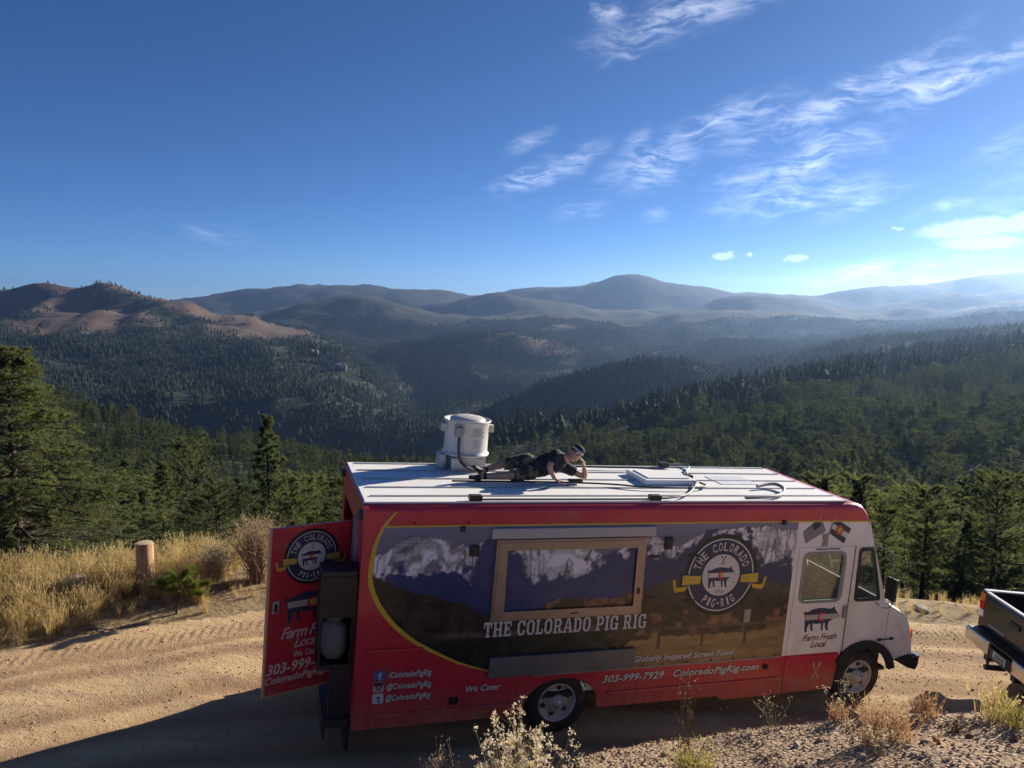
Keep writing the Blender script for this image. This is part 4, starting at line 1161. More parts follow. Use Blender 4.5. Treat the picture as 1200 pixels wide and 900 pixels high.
def pig_logo(mb, x0, x1, z0, z1, off, mis, ax=None, lum=True):
    """mis: (body, band, c, dot)"""
    ax = ax or (lambda a, b, o: (a, -o, b)); W_, H_ = x1 - x0, z1 - z0

    def flat(pl, o, mi):
        bm = sheet_bm(pl, (), 0)
        bm.verts.index_update(); mb.add([ax(x0 + q.co.x * W_, z0 + q.co.y * H_, o) for q in bm.verts], [[k.index for k in f_.verts] for f_ in bm.faces], mi); bm.free()
    flat(PIG, off, mis[0])
    flat([(.055, .50), (.86, .50), (.97, .56), (.985, .62), (.93, .72), (.04, .72)], off + .0015, mis[1])
    r_ = 0.20 * H_
    cx_, cz_ = x0 + .50 * W_, z0 + .61 * H_
    p = arc(cx_, cz_, r_, 40, 320, 16) + arc(cx_, cz_, r_ * .55, 320, 40, 16)
    bm = sheet_bm(p, (), 0); bm.verts.index_update(); mb.add([ax(q.co.x, q.co.y, off + .003) for q in bm.verts], [[k.index for k in f_.verts] for f_ in bm.faces], mis[2]); bm.free()
    mb.add([ax(*q, off + .004) for q in arc(cx_, cz_, r_ * .5, 0, 340, 14)], [tuple(range(15))], mis[3])


def utensils(mb, cx_, cz_, s, off, mi, ax=None):
    for sg in (1, -1):
        d = Vector((0.5 * sg, 1.0)).normalized()
        a = Vector((cx_, cz_)) - d * s; b = Vector((cx_, cz_)) + d * s
        ribbon(mb, [tuple(a), tuple(a * .4 + b * .6), tuple(b)], [s * .16, s * .10, s * .12], off + .0006 * (sg + 1), mi, ax)
        ribbon(mb, [tuple(a * .25 + b * .75), tuple(a * .1 + b * .9), tuple(b + d * s * .12)], [s * .08, s * .30, s * .14], off + .0015 + .0006 * (sg + 1), mi, ax)


def disc(mb, cx_, cz_, r_, off, mi, ax, n=40):
    mb.add([ax(*q, off) for q in arc(cx_, cz_, r_, 0, 360 - 360 / n, n - 1)], [tuple(range(n))], mi)


def ring(mb, cx_, cz_, r0, r1, off, mi, ax, n=56):
    a = arc(cx_, cz_, r0, 0, 360, n); b = arc(cx_, cz_, r1, 0, 360, n)
    mb.add([ax(*q, off) for q in a + b], [(i, i + 1, n + 2 + i, n + 1 + i) for i in range(n)], mi)


def badge(name, parent, cx_, cz_, R_, ax=None):
    """round crest: navy disc, pale ring, lettering on the arc, pig on a pale plank disc, yellow scroll"""
    ax = ax or (lambda a, b, o: (a, -o, b)); m = MB()
    disc(m, cx_, cz_, R_ * 1.13, .005, 5, ax); disc(m, cx_, cz_, R_ * 1.0, .007, 0, ax); ring(m, cx_, cz_, R_ * .975, R_ * 1.01, .009, 1, ax)
    disc(m, cx_, cz_, R_ * .60, .009, 0, ax); disc(m, cx_, cz_, R_ * .575, .011, 1, ax)
    for k in range(-4, 5):
        zz = k * R_ * .115; hw = math.sqrt(max(0, (R_ * .56) ** 2 - zz ** 2))
        for sg in (-1, 1):
            m.add([ax(cx_ + sg * hw, cz_ + zz, .0125), ax(cx_ + sg * hw * (.55 + .1 * (k % 3)), cz_ + zz, .0125), ax(cx_ + sg * hw * (.55 + .1 * (k % 3)), cz_ + zz + .006, .0125), ax(cx_ + sg * hw, cz_ + zz + .006, .0125)], [(0, 1, 2, 3)], 4)
    pig_logo(m, cx_ - R_ * .42, cx_ + R_ * .44, cz_ - R_ * .34, cz_ + R_ * .22, .014, (0, 1, 3, 2), ax)
    utensils(m, cx_ + R_ * .02, cz_ + R_ * .40, R_ * .13, .014, 5, ax)
    put_text(m, ('Chow', *SCR), cx_ - R_ * .15, cx_ + R_ * .17, cz_ - R_ * .50, cz_ - R_ * .40, .014, 6, ax)

    def arc_text(s, r0, h, a0, a1, flip):
        n = len(s)
        for i, ch in enumerate(s):
            a = rad(a0 + (a1 - a0) * (i + .5) / n)
            if ch == ' ':
                continue
            if ch == '*':
                disc(m, cx_ + (r0) * math.cos(a), cz_ + r0 * math.sin(a), R_ * .035, .0112, 1, ax, 8); continue
            v, f, asp = GL[(ch, *CON)]
            wd = abs(rad(a1 - a0)) * r0 / n * (.35 if ch == 'I' else .72)
            up = Vector((math.cos(a), math.sin(a))) * (-1 if flip else 1); rt = Vector((up.y, -up.x)); o = Vector((cx_, cz_)) + Vector((math.cos(a), math.sin(a))) * r0
            m.add([ax(*(o + rt * ((p[0] - .5) * wd) + up * ((p[1] - .5) * h)), .0112) for p in v], f, 1)
    arc_text('THE COLORADO', R_ * .785, R_ * .235, 168, 16, False)
    arc_text('PIG*RIG', R_ * .785, R_ * .235, 232, 308, True)
    for sg in (-1, 1):
        def q(pl, off, mi):
            m.add([ax(cx_ + sg * p[0] * R_, cz_ + p[1] * R_, off) for p in pl], [tuple(range(len(pl)))], mi)
        q([(.60, .02), (1.20, .06), (1.20, -.27), (.60, -.25)], .0135, 0); q([(.62, -.01), (1.17, .03), (1.17, -.24), (.62, -.22)], .015, 2)
        q([(.98, -.27), (1.20, -.30), (1.42, -.30), (1.36, -.44), (1.05, -.40)], .0115, 2); q([(1.34, -.30), (1.42, -.28), (1.47, -.08), (1.37, -.10)], .0125, 2)
        put_text(m, ('FARM FRESH', *BOLD), cx_ + sg * R_ * .895 - R_ * .19, cx_ + sg * R_ * .895 + R_ * .19, cz_ - R_ * .13, cz_ - R_ * .07, .0165, 6, ax)
    return m.build(name, [M_NAVY, M_LET, M_YEL, M_DRED, M_LINE, M_PLAST, M_TANV], parent)


badge('round_badge', truck, 4.795, -0.985, 0.505)

# little fittings on the wall
for x, z, a, b in ((1.30, -0.56, 0.06, 0.065), (1.135, -0.285, 0.03, 0.03), (3.93, -0.52, 0.055, 0.08), (1.185, -2.46, 0.055, 0.04), (5.70, -0.262, 0.03, 0.03), (5.70, -2.36, 0.03, 0.03)):
    m = MB(); m.box(x - a, x + a, -0.045, -0.0045, z - b, z + b, 0, 0.01); part('side_fitting', m, M_PLAST)
for x, z in ((4.36, -1.325), (3.75, -0.70), (4.34, -0.70), (3.76, -1.26)):
    m = MB(); m.box(x - 0.075, x + 0.075, -0.012, -0.0045, z - 0.018, z + 0.018); part('hinge_plate', m, M_PLAST)

for bx_ in (0.55, 1.2, 3.75, 4.05, 4.42, 4.8, 5.15, 5.5, 5.85):
    m = MB(); m.lathe([(0.0, 0.008), (0.011, 0.006), (0.014, 0.0)], (bx_, -0.0088, -2.20 if bx_ > 2 else -0.21), (0, -1, 0), 8); part('bolt', m, M_DARK)

# ---- cab
DW = rrect(6.135, 6.825, -1.425, -0.725, 0.09)
QW = round_poly([(7.125, -1.435), (7.545, -1.435), (7.315, -0.69), (7.105, -0.69)], 0.06)
fa = arc(7.42, -2.68, 0.52, 154, 18, 14)
cab = [(5.96, -2.226), (6.90, -2.226)] + [(7.0, -2.36)] + fa + [(7.77, -2.19), (7.77, -1.515), (7.69, -1.49), (7.345, -0.66), (7.205, -0.265), (5.96, -0.262)]
cab = [(5.96, -2.226), (6.93, -2.226), (6.955, -2.36)] + [p for p in fa if p[0] < 7.76 and p[1] > -2.42] + [(7.77, -2.33), (7.77, -1.515), (7.69, -1.49), (7.345, -0.66), (7.205, -0.265), (5.96, -0.265)]
for y0, nm in ((0.0, 'cab_side'), (TW - 0.03, 'far_cab_side')):
    m = MB(); xz_panel(m, cab, [DW, QW], y0 + (0.001 if y0 == 0 else 0), 0.03); part(nm, m, M_WHITE)
m = MB(); xz_panel(m, [(5.965, -2.79), (6.92, -2.79), (6.945, -2.232), (5.965, -2.232)], (), 0.0, 0.03); xz_panel(m, [(6.955, -2.36), (6.93, -2.232), (7.06, -2.232), (7.1, -2.275)], (), 0.0015, 0.02); part('cab_lower_panel', m, M_RED)
m = MB(); xz_panel(m, [(5.965, -2.79), (6.92, -2.79), (6.945, -2.232), (5.965, -2.232)], (), TW - 0.03, 0.03); part('far_lower_panel', m, M_RED)
# sliding door with window, handle
door = empty('cab_door', parent=truck)
m = MB(); xz_panel(m, [(6.03, -2.20), (6.985, -2.20), (6.985, -0.635), (6.03, -0.635)], [DW], -0.012, 0.0125); part('door_panel', m, M_WHITE, door)
m = MB(); xz_panel(m, [(6.03, -2.775), (6.90, -2.775), (6.955, -2.245), (6.03, -2.245)], (), -0.012, 0.0125); part('door_lower_panel', m, M_RED, door)
m = MB(); xz_panel(m, [(6.90, -2.78), (6.925, -2.78), (7.01, -2.2), (7.01, -0.63), (6.99, -0.63), (6.99, -2.21)], (), -0.006, 0.005); part('door_gap_seal', m, M_PLAST, door)
m = MB(); xz_panel(m, rrect(6.105, 6.855, -1.455, -0.695, 0.11), [rrect(6.15, 6.81, -1.41, -0.74, 0.08)], -0.020, 0.0075); part('window_seal', m, M_GREY, door)
m = MB(); m.add([(6.12, 0.012, -1.44), (6.84, 0.012, -1.44), (6.84, 0.012, -0.71), (6.12, 0.012, -0.71)], [(0, 1, 2, 3)]); part('window_pane', m, M_GLASS, door)
m = MB(); m.box(6.905, 6.965, -0.05, -0.0125, -1.70, -1.52, 0, 0.012); part('door_handle', m, M_GREY, door)
m = MB(); m.box(6.30, 6.72, -0.016, -0.0125, -0.668, -0.652); part('door_placard', m, M_PLAST, door)
m = MB(); pig_logo(m, 6.245, 6.865, -1.88, -1.53, 0.0145, (0, 1, 2, 1)); part('pig_emblem', m, [M_NAVY, M_LINE, M_DRED], door)
for tx, x0, x1, z0, z1 in (('Farm Fresh', 6.27, 6.87, -2.02, -1.925), ('Local', 6.42, 6.71, -2.125, -2.03)):
    m = MB(); put_text(m, (tx, *SCR), x0, x1, z0, z1, 0.0145); part('script_lettering', m, M_BRWN, door)
m = MB(); utensils(m, 6.58, -2.49, 0.14, 0.0145, 0); part('crossed_utensils', m, M_TANV, door)
# quarter window
qw = empty('quarter_window', parent=truck)
m = MB(); xz_panel(m, round_poly([(7.095, -1.47), (7.585, -1.47), (7.335, -0.655), (7.075, -0.655)], 0.07), [round_poly([(7.14, -1.42), (7.525, -1.42), (7.305, -0.705), (7.12, -0.705)], 0.05)], -0.012, 0.0125); part('window_seal', m, M_PLAST, qw)
m = MB(); m.add([(7.11, 0.012, -1.45), (7.56, 0.012, -1.45), (7.33, 0.012, -0.68), (7.09, 0.012, -0.68)], [(0, 1, 2, 3)]); part('window_pane', m, M_GLASS, qw)
for y0, loop in ((TW - 0.012, [(6.12, -1.44), (6.84, -1.44), (6.84, -0.71), (6.12, -0.71)]), (TW - 0.013, [(7.11, -1.45), (7.56, -1.45), (7.33, -0.68), (7.09, -0.68)])):
    m = MB(); m.add([(a, y0, b) for a, b in loop], [(0, 1, 2, 3)]); part('far_window_pane', m, M_GLASS)
# windscreen and its frame
m = MB()


def slope_pt(s, y):     # along the windscreen from the cap to the bonnet
    return (7.205 + (7.70 - 7.205) * s, y, -0.27 + (-1.49 + 0.27) * s)


for (s0, s1, y0, y1) in ((0, .30, 0.0, TW), (.93, 1, 0.0, TW), (.30, .93, 0.0, 0.10), (.30, .93, TW - 0.10, TW), (.30, .93, TW / 2 - 0.03, TW / 2 + 0.03)):
    m.add([slope_pt(s0, y0), slope_pt(s0, y1), slope_pt(s1, y1), slope_pt(s1, y0)], [(0, 1, 2, 3)])
part('windscreen_frame', m, M_WHITE)
m = MB(); m.add([(p[0] - 0.012, p[1], p[2]) for p in (slope_pt(.28, 0.08), slope_pt(.28, TW - 0.08), slope_pt(.95, TW - 0.08), slope_pt(.95, 0.08))], [(0, 1, 2, 3)]); part('windscreen', m, M_GLASS)
# bonnet
hp = [(7.69, -1.49), (7.80, -1.53), (8.02, -1.645), (8.14, -1.73), (8.21, -1.84), (8.26, -1.985), (8.32, -2.22), (8.34, -2.33)]
bon = empty('bonnet', parent=truck)
m = MB(); n = len(hp)
ys = [0.012, 0.06, 0.16, TW / 2, TW - 0.16, TW - 0.06, TW - 0.012]; dr = [0.05, 0.012, 0, -0.0, 0, 0.012, 0.05]
v = [(x - d * (0.2 if i < 3 else 1), y, z - d * (1 if i < 4 else 0.3)) for i, (x, z) in enumerate(hp) for y, d in zip(ys, dr)]
m.add(v, [(i * 7 + j, i * 7 + j + 1, (i + 1) * 7 + j + 1, (i + 1) * 7 + j) for i in range(n - 1) for j in range(6)], 0, True); part('bonnet_top', m, M_WHITE, bon)
hs_ = [(7.785, -2.30)] + [p for p in arc(7.42, -2.68, 0.52, 45, 18, 6)] + [(8.08, -2.39), (8.33, -2.34)] + [(x - 0.01, z - 0.03) for x, z in hp[::-1][1:-1]] + [(7.785, -1.545)]
for y0 in (0.002, TW - 0.03):
    m = MB(); xz_panel(m, hs_, (), y0, 0.028); part('bonnet_side', m, M_WHITE, bon)
m = MB(); m.box(7.63, 7.70, -0.03, -0.001, -2.10, -2.065, 0, 0.008); m.box(7.86, 7.92, -0.03, -0.001, -2.095, -2.06, 0, 0.008); m.box(7.69, 7.88, -0.025, -0.012, -2.088, -2.074); part('bonnet_latch', m, M_PLAST, bon)
m = MB(); m.box(8.318, 8.352, 0.05, 0.12, -2.24, -1.98, 0, 0.01); m.box(8.318, 8.352, TW - 0.12, TW - 0.05, -2.24, -1.98, 0, 0.01); part('side_marker', m, M_ORNG, bon)
m = MB(); m.box(8.30, 8.345, 0.2, TW - 0.2, -2.30, -1.95, 0, 0.01); part('grille', m, M_PLAST, bon)
for yy in (0.32, TW - 0.32):
    m = MB(); m.lathe([(0.0, 0.02), (0.10, 0.015), (0.12, 0.0), (0.12, -0.02)], (8.345, yy, -2.1), (1, 0, 0), 20); part('headlight', m, M_CLRL, bon)
# wing flare and bumper
m = MB()
o_ = arc(7.42, -2.68, 0.60, 150, 15, 18); i_ = arc(7.42, -2.68, 0.49, 150, 15, 18)
xz_panel(m, o_ + i_[::-1], (), -0.045, 0.06); part('wing_flare', m, M_PLAST)
m = MB(); xz_panel(m, o_ + i_[::-1], (), TW - 0.015, 0.06); part('far_wing_flare', m, M_PLAST)
m = MB(); xz_panel(m, [(8.0, -2.42), (8.35, -2.335), (8.46, -2.40), (8.46, -2.52), (8.42, -2.60), (8.25, -2.55)], (), -0.03, TW + 0.06); part('front_bumper', m, M_PLAST)
m = MB(); m.box(8.30, 8.47, -0.035, 0.25, -2.395, -2.375); part('bumper_trim', m, M_CHROME)
# mirror arms
mir = empty('wing_mirror', parent=truck)
m = MB(); m.tube(smooth_path([(7.30, 0.0, -0.66), (7.40, -0.05, -0.64), (7.50, -0.16, -0.68), (7.52, -0.2, -0.75)], 0), 0.010, 6); m.tube(smooth_path([(7.50, 0.0, -1.50), (7.56, -0.10, -1.54), (7.60, -0.18, -1.50), (7.60, -0.2, -1.40)], 0), 0.010, 6); m.tube([(7.52, -0.2, -0.75), (7.56, -0.2, -1.1), (7.60, -0.2, -1.40)], 0.009, 6); part('mirror_arm', m, M_GREY, mir)
m = MB(); m.box(7.52, 7.57, -0.30, -0.12, -1.38, -1.05, 0, 0.015); part('mirror_head', m, M_PLAST, mir)
# inside of the cab
inn = empty('cab_interior', parent=truck)
m = MB(); m.box(5.97, 7.9, 0.05, TW - 0.05, -2.60, -2.55); m.box(7.50, 7.68, 0.06, TW - 0.06, -1.98, -1.56, 0, 0.05); m.box(7.60, 7.76, 0.05, TW - 0.05, -2.55, -1.98); part('dashboard', m, M_DARK, inn)
m = MB(); m.box(6.35, 6.85, 1.35, 1.85, -2.1, -1.95, 0, 0.04); m.box(6.30, 6.42, 1.35, 1.85, -1.95, -1.25, 0, 0.05); m.box(6.5, 6.7, 1.5, 1.7, -2.55, -2.1); part('driver_seat', m, M_CLOTHG, inn)
m = MB(); c_ = Vector((7.33, 1.6, -1.55)); ax_ = Vector((-0.6, 0, 0.8)).normalized(); u_ = Vector((0, 1, 0)); w_ = ax_.cross(u_)
m.tube([c_ + (u_ * math.cos(a) + w_ * math.sin(a)) * 0.22 for a in np.linspace(0, 2 * math.pi, 25)], 0.014, 6, caps=False); m.tube([c_, c_ - ax_ * 0.35], 0.02, 6); part('steering_wheel', m, M_PLAST, inn)
m = MB(); m.box(5.965, 6.0, 0.05, 0.7, -2.55, -0.1); m.box(5.965, 6.0, 1.5, TW - 0.05, -2.55, -0.1); part('bulkhead', m, M_GREY, inn)
# crossed flag decals above the door
m = MB()


def qd(pl, off, mi):
    m.add([(a, -off, b) for a, b in pl], [tuple(range(len(pl)))], mi)


A, B_, C_, D_ = (6.05, -.41), (6.315, -.19), (6.43, -.395), (6.12, -.575)      # leaning flag with stripes
lerp = lambda p, q, s: (p[0] + (q[0] - p[0]) * s, p[1] + (q[1] - p[1]) * s)
qd([D_, C_, B_, A], .003, 0)
for k in range(6):
    s0, s1 = 0.10 + k * .15, 0.10 + k * .15 + .05
    e0 = .55 if k > 2 else 0.04
    qd([lerp(lerp(D_, C_, .04), lerp(A, B_, .04), s0), lerp(lerp(D_, C_, .96 if k < 3 else .5), lerp(A, B_, .96 if k < 3 else .5), s0), lerp(lerp(D_, C_, .96 if k < 3 else .5), lerp(A, B_, .96 if k < 3 else .5), s1), lerp(lerp(D_, C_, .04), lerp(A, B_, .04), s1)], .0045, 2)
E, F_, G_, H_ = (6.56, -.21), (6.875, -.37), (6.775, -.59), (6.50, -.43)
qd([H_, G_, F_, E], .003, 0); qd([lerp(H_, E, .34), lerp(G_, F_, .34), lerp(G_, F_, .66), lerp(H_, E, .66)], .0045, 2)
qd(arc(6.67, -.39, .07, 0, 330, 11), .006, 3); qd(arc(6.67, -.39, .04, 0, 330, 11), .0075, 4)
ribbon(m, [(6.30, -.17), (6.44, -.59)], .02, .006, 1); ribbon(m, [(6.57, -.18), (6.45, -.59)], .02, .0065, 1); qd([(6.40, -.62), (6.50, -.62), (6.49, -.44), (6.42, -.44)], .0075, 1)
part('crossed_flags', m, [M_NAVY, M_GREY, M_LET, M_DRED, M_YEL])


# ---- wheels
def wheel(parent, x, z, y, r, wd, rimm, name='wheel'):
    w_ = empty(name, (x, y, z), parent=parent); rr = r * 0.60
    m = MB(); m.lathe([(rr, 0), (rr * 1.06, -0.012), (r * 0.86, -0.02), (r * 0.97, 0.015), (r, 0.05), (r, wd - 0.05), (r * 0.97, wd - 0.015), (r * 0.86, wd), (rr, wd)], (0, 0, 0), (0, 1, 0), 40)
    for k in range(44):
        a = 2 * math.pi * k / 44; c, s = math.cos(a), math.sin(a); q = Matrix.Rotation(-a, 4, 'Y')
        for (ya, yb) in ((0.035, wd * .45), (wd * .55, wd - 0.035)):
            b = len(m.v); m.box(r - 0.004, r + 0.008, ya, yb, -0.016, 0.016)
            for i in range(b, len(m.v)):
                m.v[i] = tuple(q @ Vector(m.v[i]))
    m.build('tyre', M_BLACK, w_)
    m = MB(); m.lathe([(rr * 1.02, -0.004), (rr * 0.96, -0.012), (rr * 0.92, 0.02), (rr * 0.84, 0.075), (rr * 0.62, 0.055), (rr * 0.42, 0.03), (rr * 0.40, 0.0), (rr * 0.22, -0.015), (rr * 0.20, -0.04), (0.0, -0.045)], (0, 0, 0), (0, 1, 0), 36, 0)
    for k in range(6):
        a = 2 * math.pi * (k + .3) / 6; m.lathe([(0.0, -0.003), (rr * 0.125, -0.002), (rr * 0.135, 0.008)], (rr * 0.70 * math.cos(a), 0.052, rr * 0.70 * math.sin(a)), (0, 1, 0), 12, 1)
    for k in range(8):
        a = 2 * math.pi * k / 8; m.lathe([(0.0, -0.022), (rr * 0.05, -0.02), (rr * 0.055, 0.012)], (rr * 0.33 * math.cos(a), -0.008, rr * 0.33 * math.sin(a)), (0, 1, 0), 6, 2)
    m.build('rim', [rimm, M_PLAST, M_CHROME], w_)
    return w_


wheel(truck, 7.39, -2.665, 0.03, 0.425, 0.24, M_STEEL); wheel(truck, 2.60, -2.655, 0.06, 0.425, 0.24, M_STEEL)
for x in (7.39, 2.60):
    o = wheel(truck, x, -2.66, TW - 0.03, 0.425, 0.24, M_STEEL); o.rotation_euler = (0, 0, math.pi)
m = MB(); m.box(0.0, 8.1, 0.65, 0.75, -2.72, -2.55); m.box(0.0, 8.1, TW - 0.75, TW - 0.65, -2.72, -2.55); m.tube([(2.6, 0.2, -2.655), (2.6, TW - 0.2, -2.655)], 0.07, 10); m.tube([(7.39, 0.2, -2.70), (7.39, TW - 0.2, -2.70)], 0.05, 10)
m.lathe([(0.0, -0.2), (0.16, -0.15), (0.2, 0), (0.16, 0.15), (0, 0.2)], (2.6, TW / 2, -2.66), (0, 1, 0), 16); m.box(1.0, 5.9, 0.06, TW - 0.06, -2.58, -2.52); m.box(-0.03, 2.0, 0.06, TW - 0.06, -2.58, -2.50); part('chassis', m, M_DARK)
m = MB(); m.box(2.02, 3.22, 0.36, 0.42, -2.74, -2.20); m.box(2.02, 3.22, 0.035, 0.42, -2.24, -2.20); m.box(6.86, 7.95, 0.36, 0.42, -2.80, -2.12); part('wheel_well', m, M_BLACK)
m = MB(); m.box(4.2, 5.2, 0.35, 0.62, -2.85, -2.60, 0, 0.03); part('fuel_tank', m, M_DARK)

# ---- rear end: wall with doorway, open door, rack with gas bottle, step
m = MB()
bm = sheet_bm([(0.0, ZB), (TW, ZB), (TW, -0.13), (0.0, -0.13)], [[(0.80, -2.50), (2.0, -2.50), (2.0, -0.40), (0.80, -0.40)]], 0.03)
for p in bm.verts:
    a, b, c = p.co; p.co = (XR - 0.002 + c, a, b)
bmesh.ops.recalc_face_normals(bm, faces=bm.faces[:]); m.bm(bm); part('rear_wall', m, M_RED)
m = MB(); m.box(1.6, 1.64, 0.05, TW - 0.05, -2.5, -0.05); part('inner_partition', m, M_GREY)
for yy in (0.10, TW - 0.10):
    m = MB(); m.box(XR - 0.05, XR - 0.004, yy - 0.06, yy + 0.06, -0.19, -0.09, 0, 0.012); part('rear_marker_lamp', m, M_PLAST)
for yy in (0.45, 0.66):
    m = MB(); m.box(XR - 0.035, XR - 0.003, yy - 0.02, yy + 0.02, -2.45, -0.30); part('rear_door_post', m, M_GREY)
hd = empty('rear_door', (XR - 0.035, 0.77, 0), parent=truck); hd.rotation_euler = (0, 0, math.atan2(0.45 - 0.77, -1.012 + 0.05) + math.pi)
DL = 1.015
m = MB(); m.box(-DL, 0.0, 0.0, 0.045, -2.49, -0.415, 0, 0.006); part('door_leaf', m, M_RED, hd)
m = MB(); m.box(-DL - 0.004, -DL + 0.02, -0.004, 0.05, -2.495, -0.41); m.box(-DL, 0, -0.004, 0.05, -2.497, -2.475); part('door_edge_trim', m, M_TANV, hd)
badge('round_badge', hd, -0.50, -0.80, 0.305)
m = MB(); pig_logo(m, -0.80, -0.10, -1.60, -1.24, 0.003, (0, 1, 2, 3)); part('pig_emblem', m, [M_NAVY, M_LINE, M_DRED, M_YEL], hd)
for rq, x0, x1, z0, z1 in ((('Farm Fresh', *SCR), -0.83, -0.13, -1.80, -1.66), (('Local', *SCR), -0.66, -0.34, -1.93, -1.81), (('We Cater!', *BI), -0.66, -0.30, -2.055, -1.975), (('303-999-7929', *BI), -0.985, -0.05, -2.23, -2.09), (('ColoradoPigRig.com', *BI), -1.0, -0.02, -2.37, -2.25)):
    m = MB(); put_text(m, rq, x0, x1, z0, z1, 0.003); part('lettering', m, M_LET, hd)
m = MB(); m.box(-DL + 0.06, -DL + 0.14, -0.02, -0.001, -1.45, -1.30, 0, 0.006); m.box(-DL + 0.085, -DL + 0.115, -0.03, -0.02, -1.43, -1.33, 1); part('door_handle', m, [M_GALV, M_PLAST], hd)
rack = empty('gas_bottle_rack', parent=truck)
m = MB()
m.box(-0.47, -0.06, 0.05, 0.40, -0.86, -0.80, 0, 0.008); m.box(-0.47, -0.06, 0.05, 0.40, -1.98, -1.93, 0, 0.008); m.box(-0.09, -0.055, 0.05, 0.40, -1.93, -0.86); m.box(-0.47, -0.06, 0.37, 0.40, -1.93, -0.86)
for xx in (-0.47, -0.10):
    m.box(xx, xx + 0.035, 0.05, 0.085, -1.93, -0.86)
m.box(-0.47, -0.06, 0.045, 0.055, -1.35, -0.86); part('rack_frame', m, M_PLAST, rack)
m = MB(); m.lathe([(0.0, -0.24), (0.09, -0.225), (0.135, -0.17), (0.145, -0.10), (0.145, 0.10), (0.135, 0.17), (0.09, 0.215), (0.05, 0.225), (0.05, 0.25), (0.10, 0.25), (0.10, 0.32), (0.09, 0.32)], (-0.27, 0.215, -1.67), (0, 0, 1), 24); part('gas_bottle', m, mat('dull_white_enamel', (0.14, 0.14, 0.14), 0.8, var=0.15), rack)
m = MB(); m.box(-0.34, -0.05, 0.05, TW - 0.05, -2.72, -2.62, 0, 0.02); m.box(-0.30, -0.06, 0.15, 0.22, -2.62, -2.0); m.box(-0.36, -0.33, 0.05, TW - 0.05, -2.84, -2.62); part('rear_step', m, M_DARK)
m = MB(); m.box(-0.10, -0.05, 0.02, 0.36, -3.0, -2.70); part('mud_flap', m, M_BLACK)

# ---- exhaust fan on the roof
fan = empty('exhaust_fan', (1.60, 1.86, 0.0), parent=truck)
m = MB(); m.box(-0.25, 0.25, -0.24, 0.24, 0.009, 0.20, 0, 0.008); m.box(-0.28, 0.28, -0.27, 0.27, 0.009, 0.03); part('fan_base', m, M_GALV, fan)
m = MB(); m.lathe([(0.25, 0.20), (0.335, 0.225), (0.34, 0.25), (0.318, 0.262), (0.312, 0.30), (0.312, 0.68), (0.335, 0.70), (0.34, 0.72), (0.33, 0.725), (0.30, 0.70), (0.28, 0.55), (0.0, 0.55)], n=40); part('fan_drum', m, M_FANW, fan)
m = MB(); m.lathe([(0.255, 0.64), (0.262, 0.70), (0.255, 0.728), (0.21, 0.755), (0.13, 0.772), (0.0, 0.778)], n=36); part('fan_dome', m, M_FANW, fan)
for a in (185, -8):
    c, s = math.cos(rad(a)), math.sin(rad(a)); m = MB(); m.box(0.30, 0.38, -0.05, 0.05, 0.55, 0.655, 0, 0.008)
    m.v = [(x * c - y * s, x * s + y * c, z) for x, y, z in m.v]; part('lifting_lug', m, M_FANW, fan)
m = MB(); m.box(-0.25, -0.14, -0.35, -0.26, 0.52, 0.65, 0, 0.01); part('switch_box', m, M_GREY, fan)
m = MB(); m.tube(smooth_path([(-0.19, -0.33, 0.52), (-0.19, -0.34, 0.35), (-0.16, -0.35, 0.20), (-0.06, -0.36, 0.10), (0.08, -0.34, 0.05), (0.25, -0.3, 0.03)], 0), [0.02] * 26, 8); part('conduit', m, M_DARK, fan)
for (a0, a1, z0, z1) in ((272, 295, 0.52, 0.63), (275, 290, 0.36, 0.47), (300, 304, 0.56, 0.58), (300, 304, 0.50, 0.52)):
    m = MB(); n = 6
    m.add([(0.3145 * math.cos(rad(a0 + (a1 - a0) * k / n)), 0.3145 * math.sin(rad(a0 + (a1 - a0) * k / n)), z) for z in (z0, z1) for k in range(n + 1)], [(k, k + 1, n + 2 + k, n + 1 + k) for k in range(n)])
    part('fan_label', m, M_LINE if a0 < 299 else M_PLAST, fan)
m = MB(); m.box(-0.40, -0.30, -0.1, 0.1, 0.0085, 0.22, 0, 0.01); part('side_box', m, M_GALV, fan)
# ------------------------------------------------------------------ person lying on the roof (truck coordinates)
M_SKIN = mat('skin', (0.46, 0.26, 0.18), 0.55, var=0.06); M_SHIRT = mat('dark_navy_cotton', (0.018, 0.020, 0.032), 0.9, var=0.15, vscale=12, bump=0.25, bscale=18)
M_SHOE = mat('black_shoe', (0.015, 0.015, 0.017), 0.6, var=0.2); M_SOLE = mat('grey_sole', (0.30, 0.28, 0.27), 0.7); M_HAIR = mat('dark_hair', (0.035, 0.022, 0.015), 0.7); M_CAPW = mat('white_cap_panel', (0.62, 0.60, 0.56), 0.85)
mm = bpy.data.materials.new('camouflage_cloth'); mm.use_nodes = True; t = NT(mm.node_tree); co = t.n('ShaderNodeTexCoord').outputs['Object']
c = t.mix(t.ramp(t.noise(co, 13, 3, .5), .47, .53), (0.055, 0.050, 0.034), (0.16, 0.135, 0.09)); c = t.mix(t.ramp(t.noise(co, 9, 2, .5, .6), .54, .58), c, (0.028, 0.028, 0.022))
b = t.n('ShaderNodeBsdfPrincipled', {'Base Color': c, 'Roughness': 0.9}); t.n('ShaderNodeOutputMaterial', {'Surface': b.outputs[0]}); M_CAMO = mm


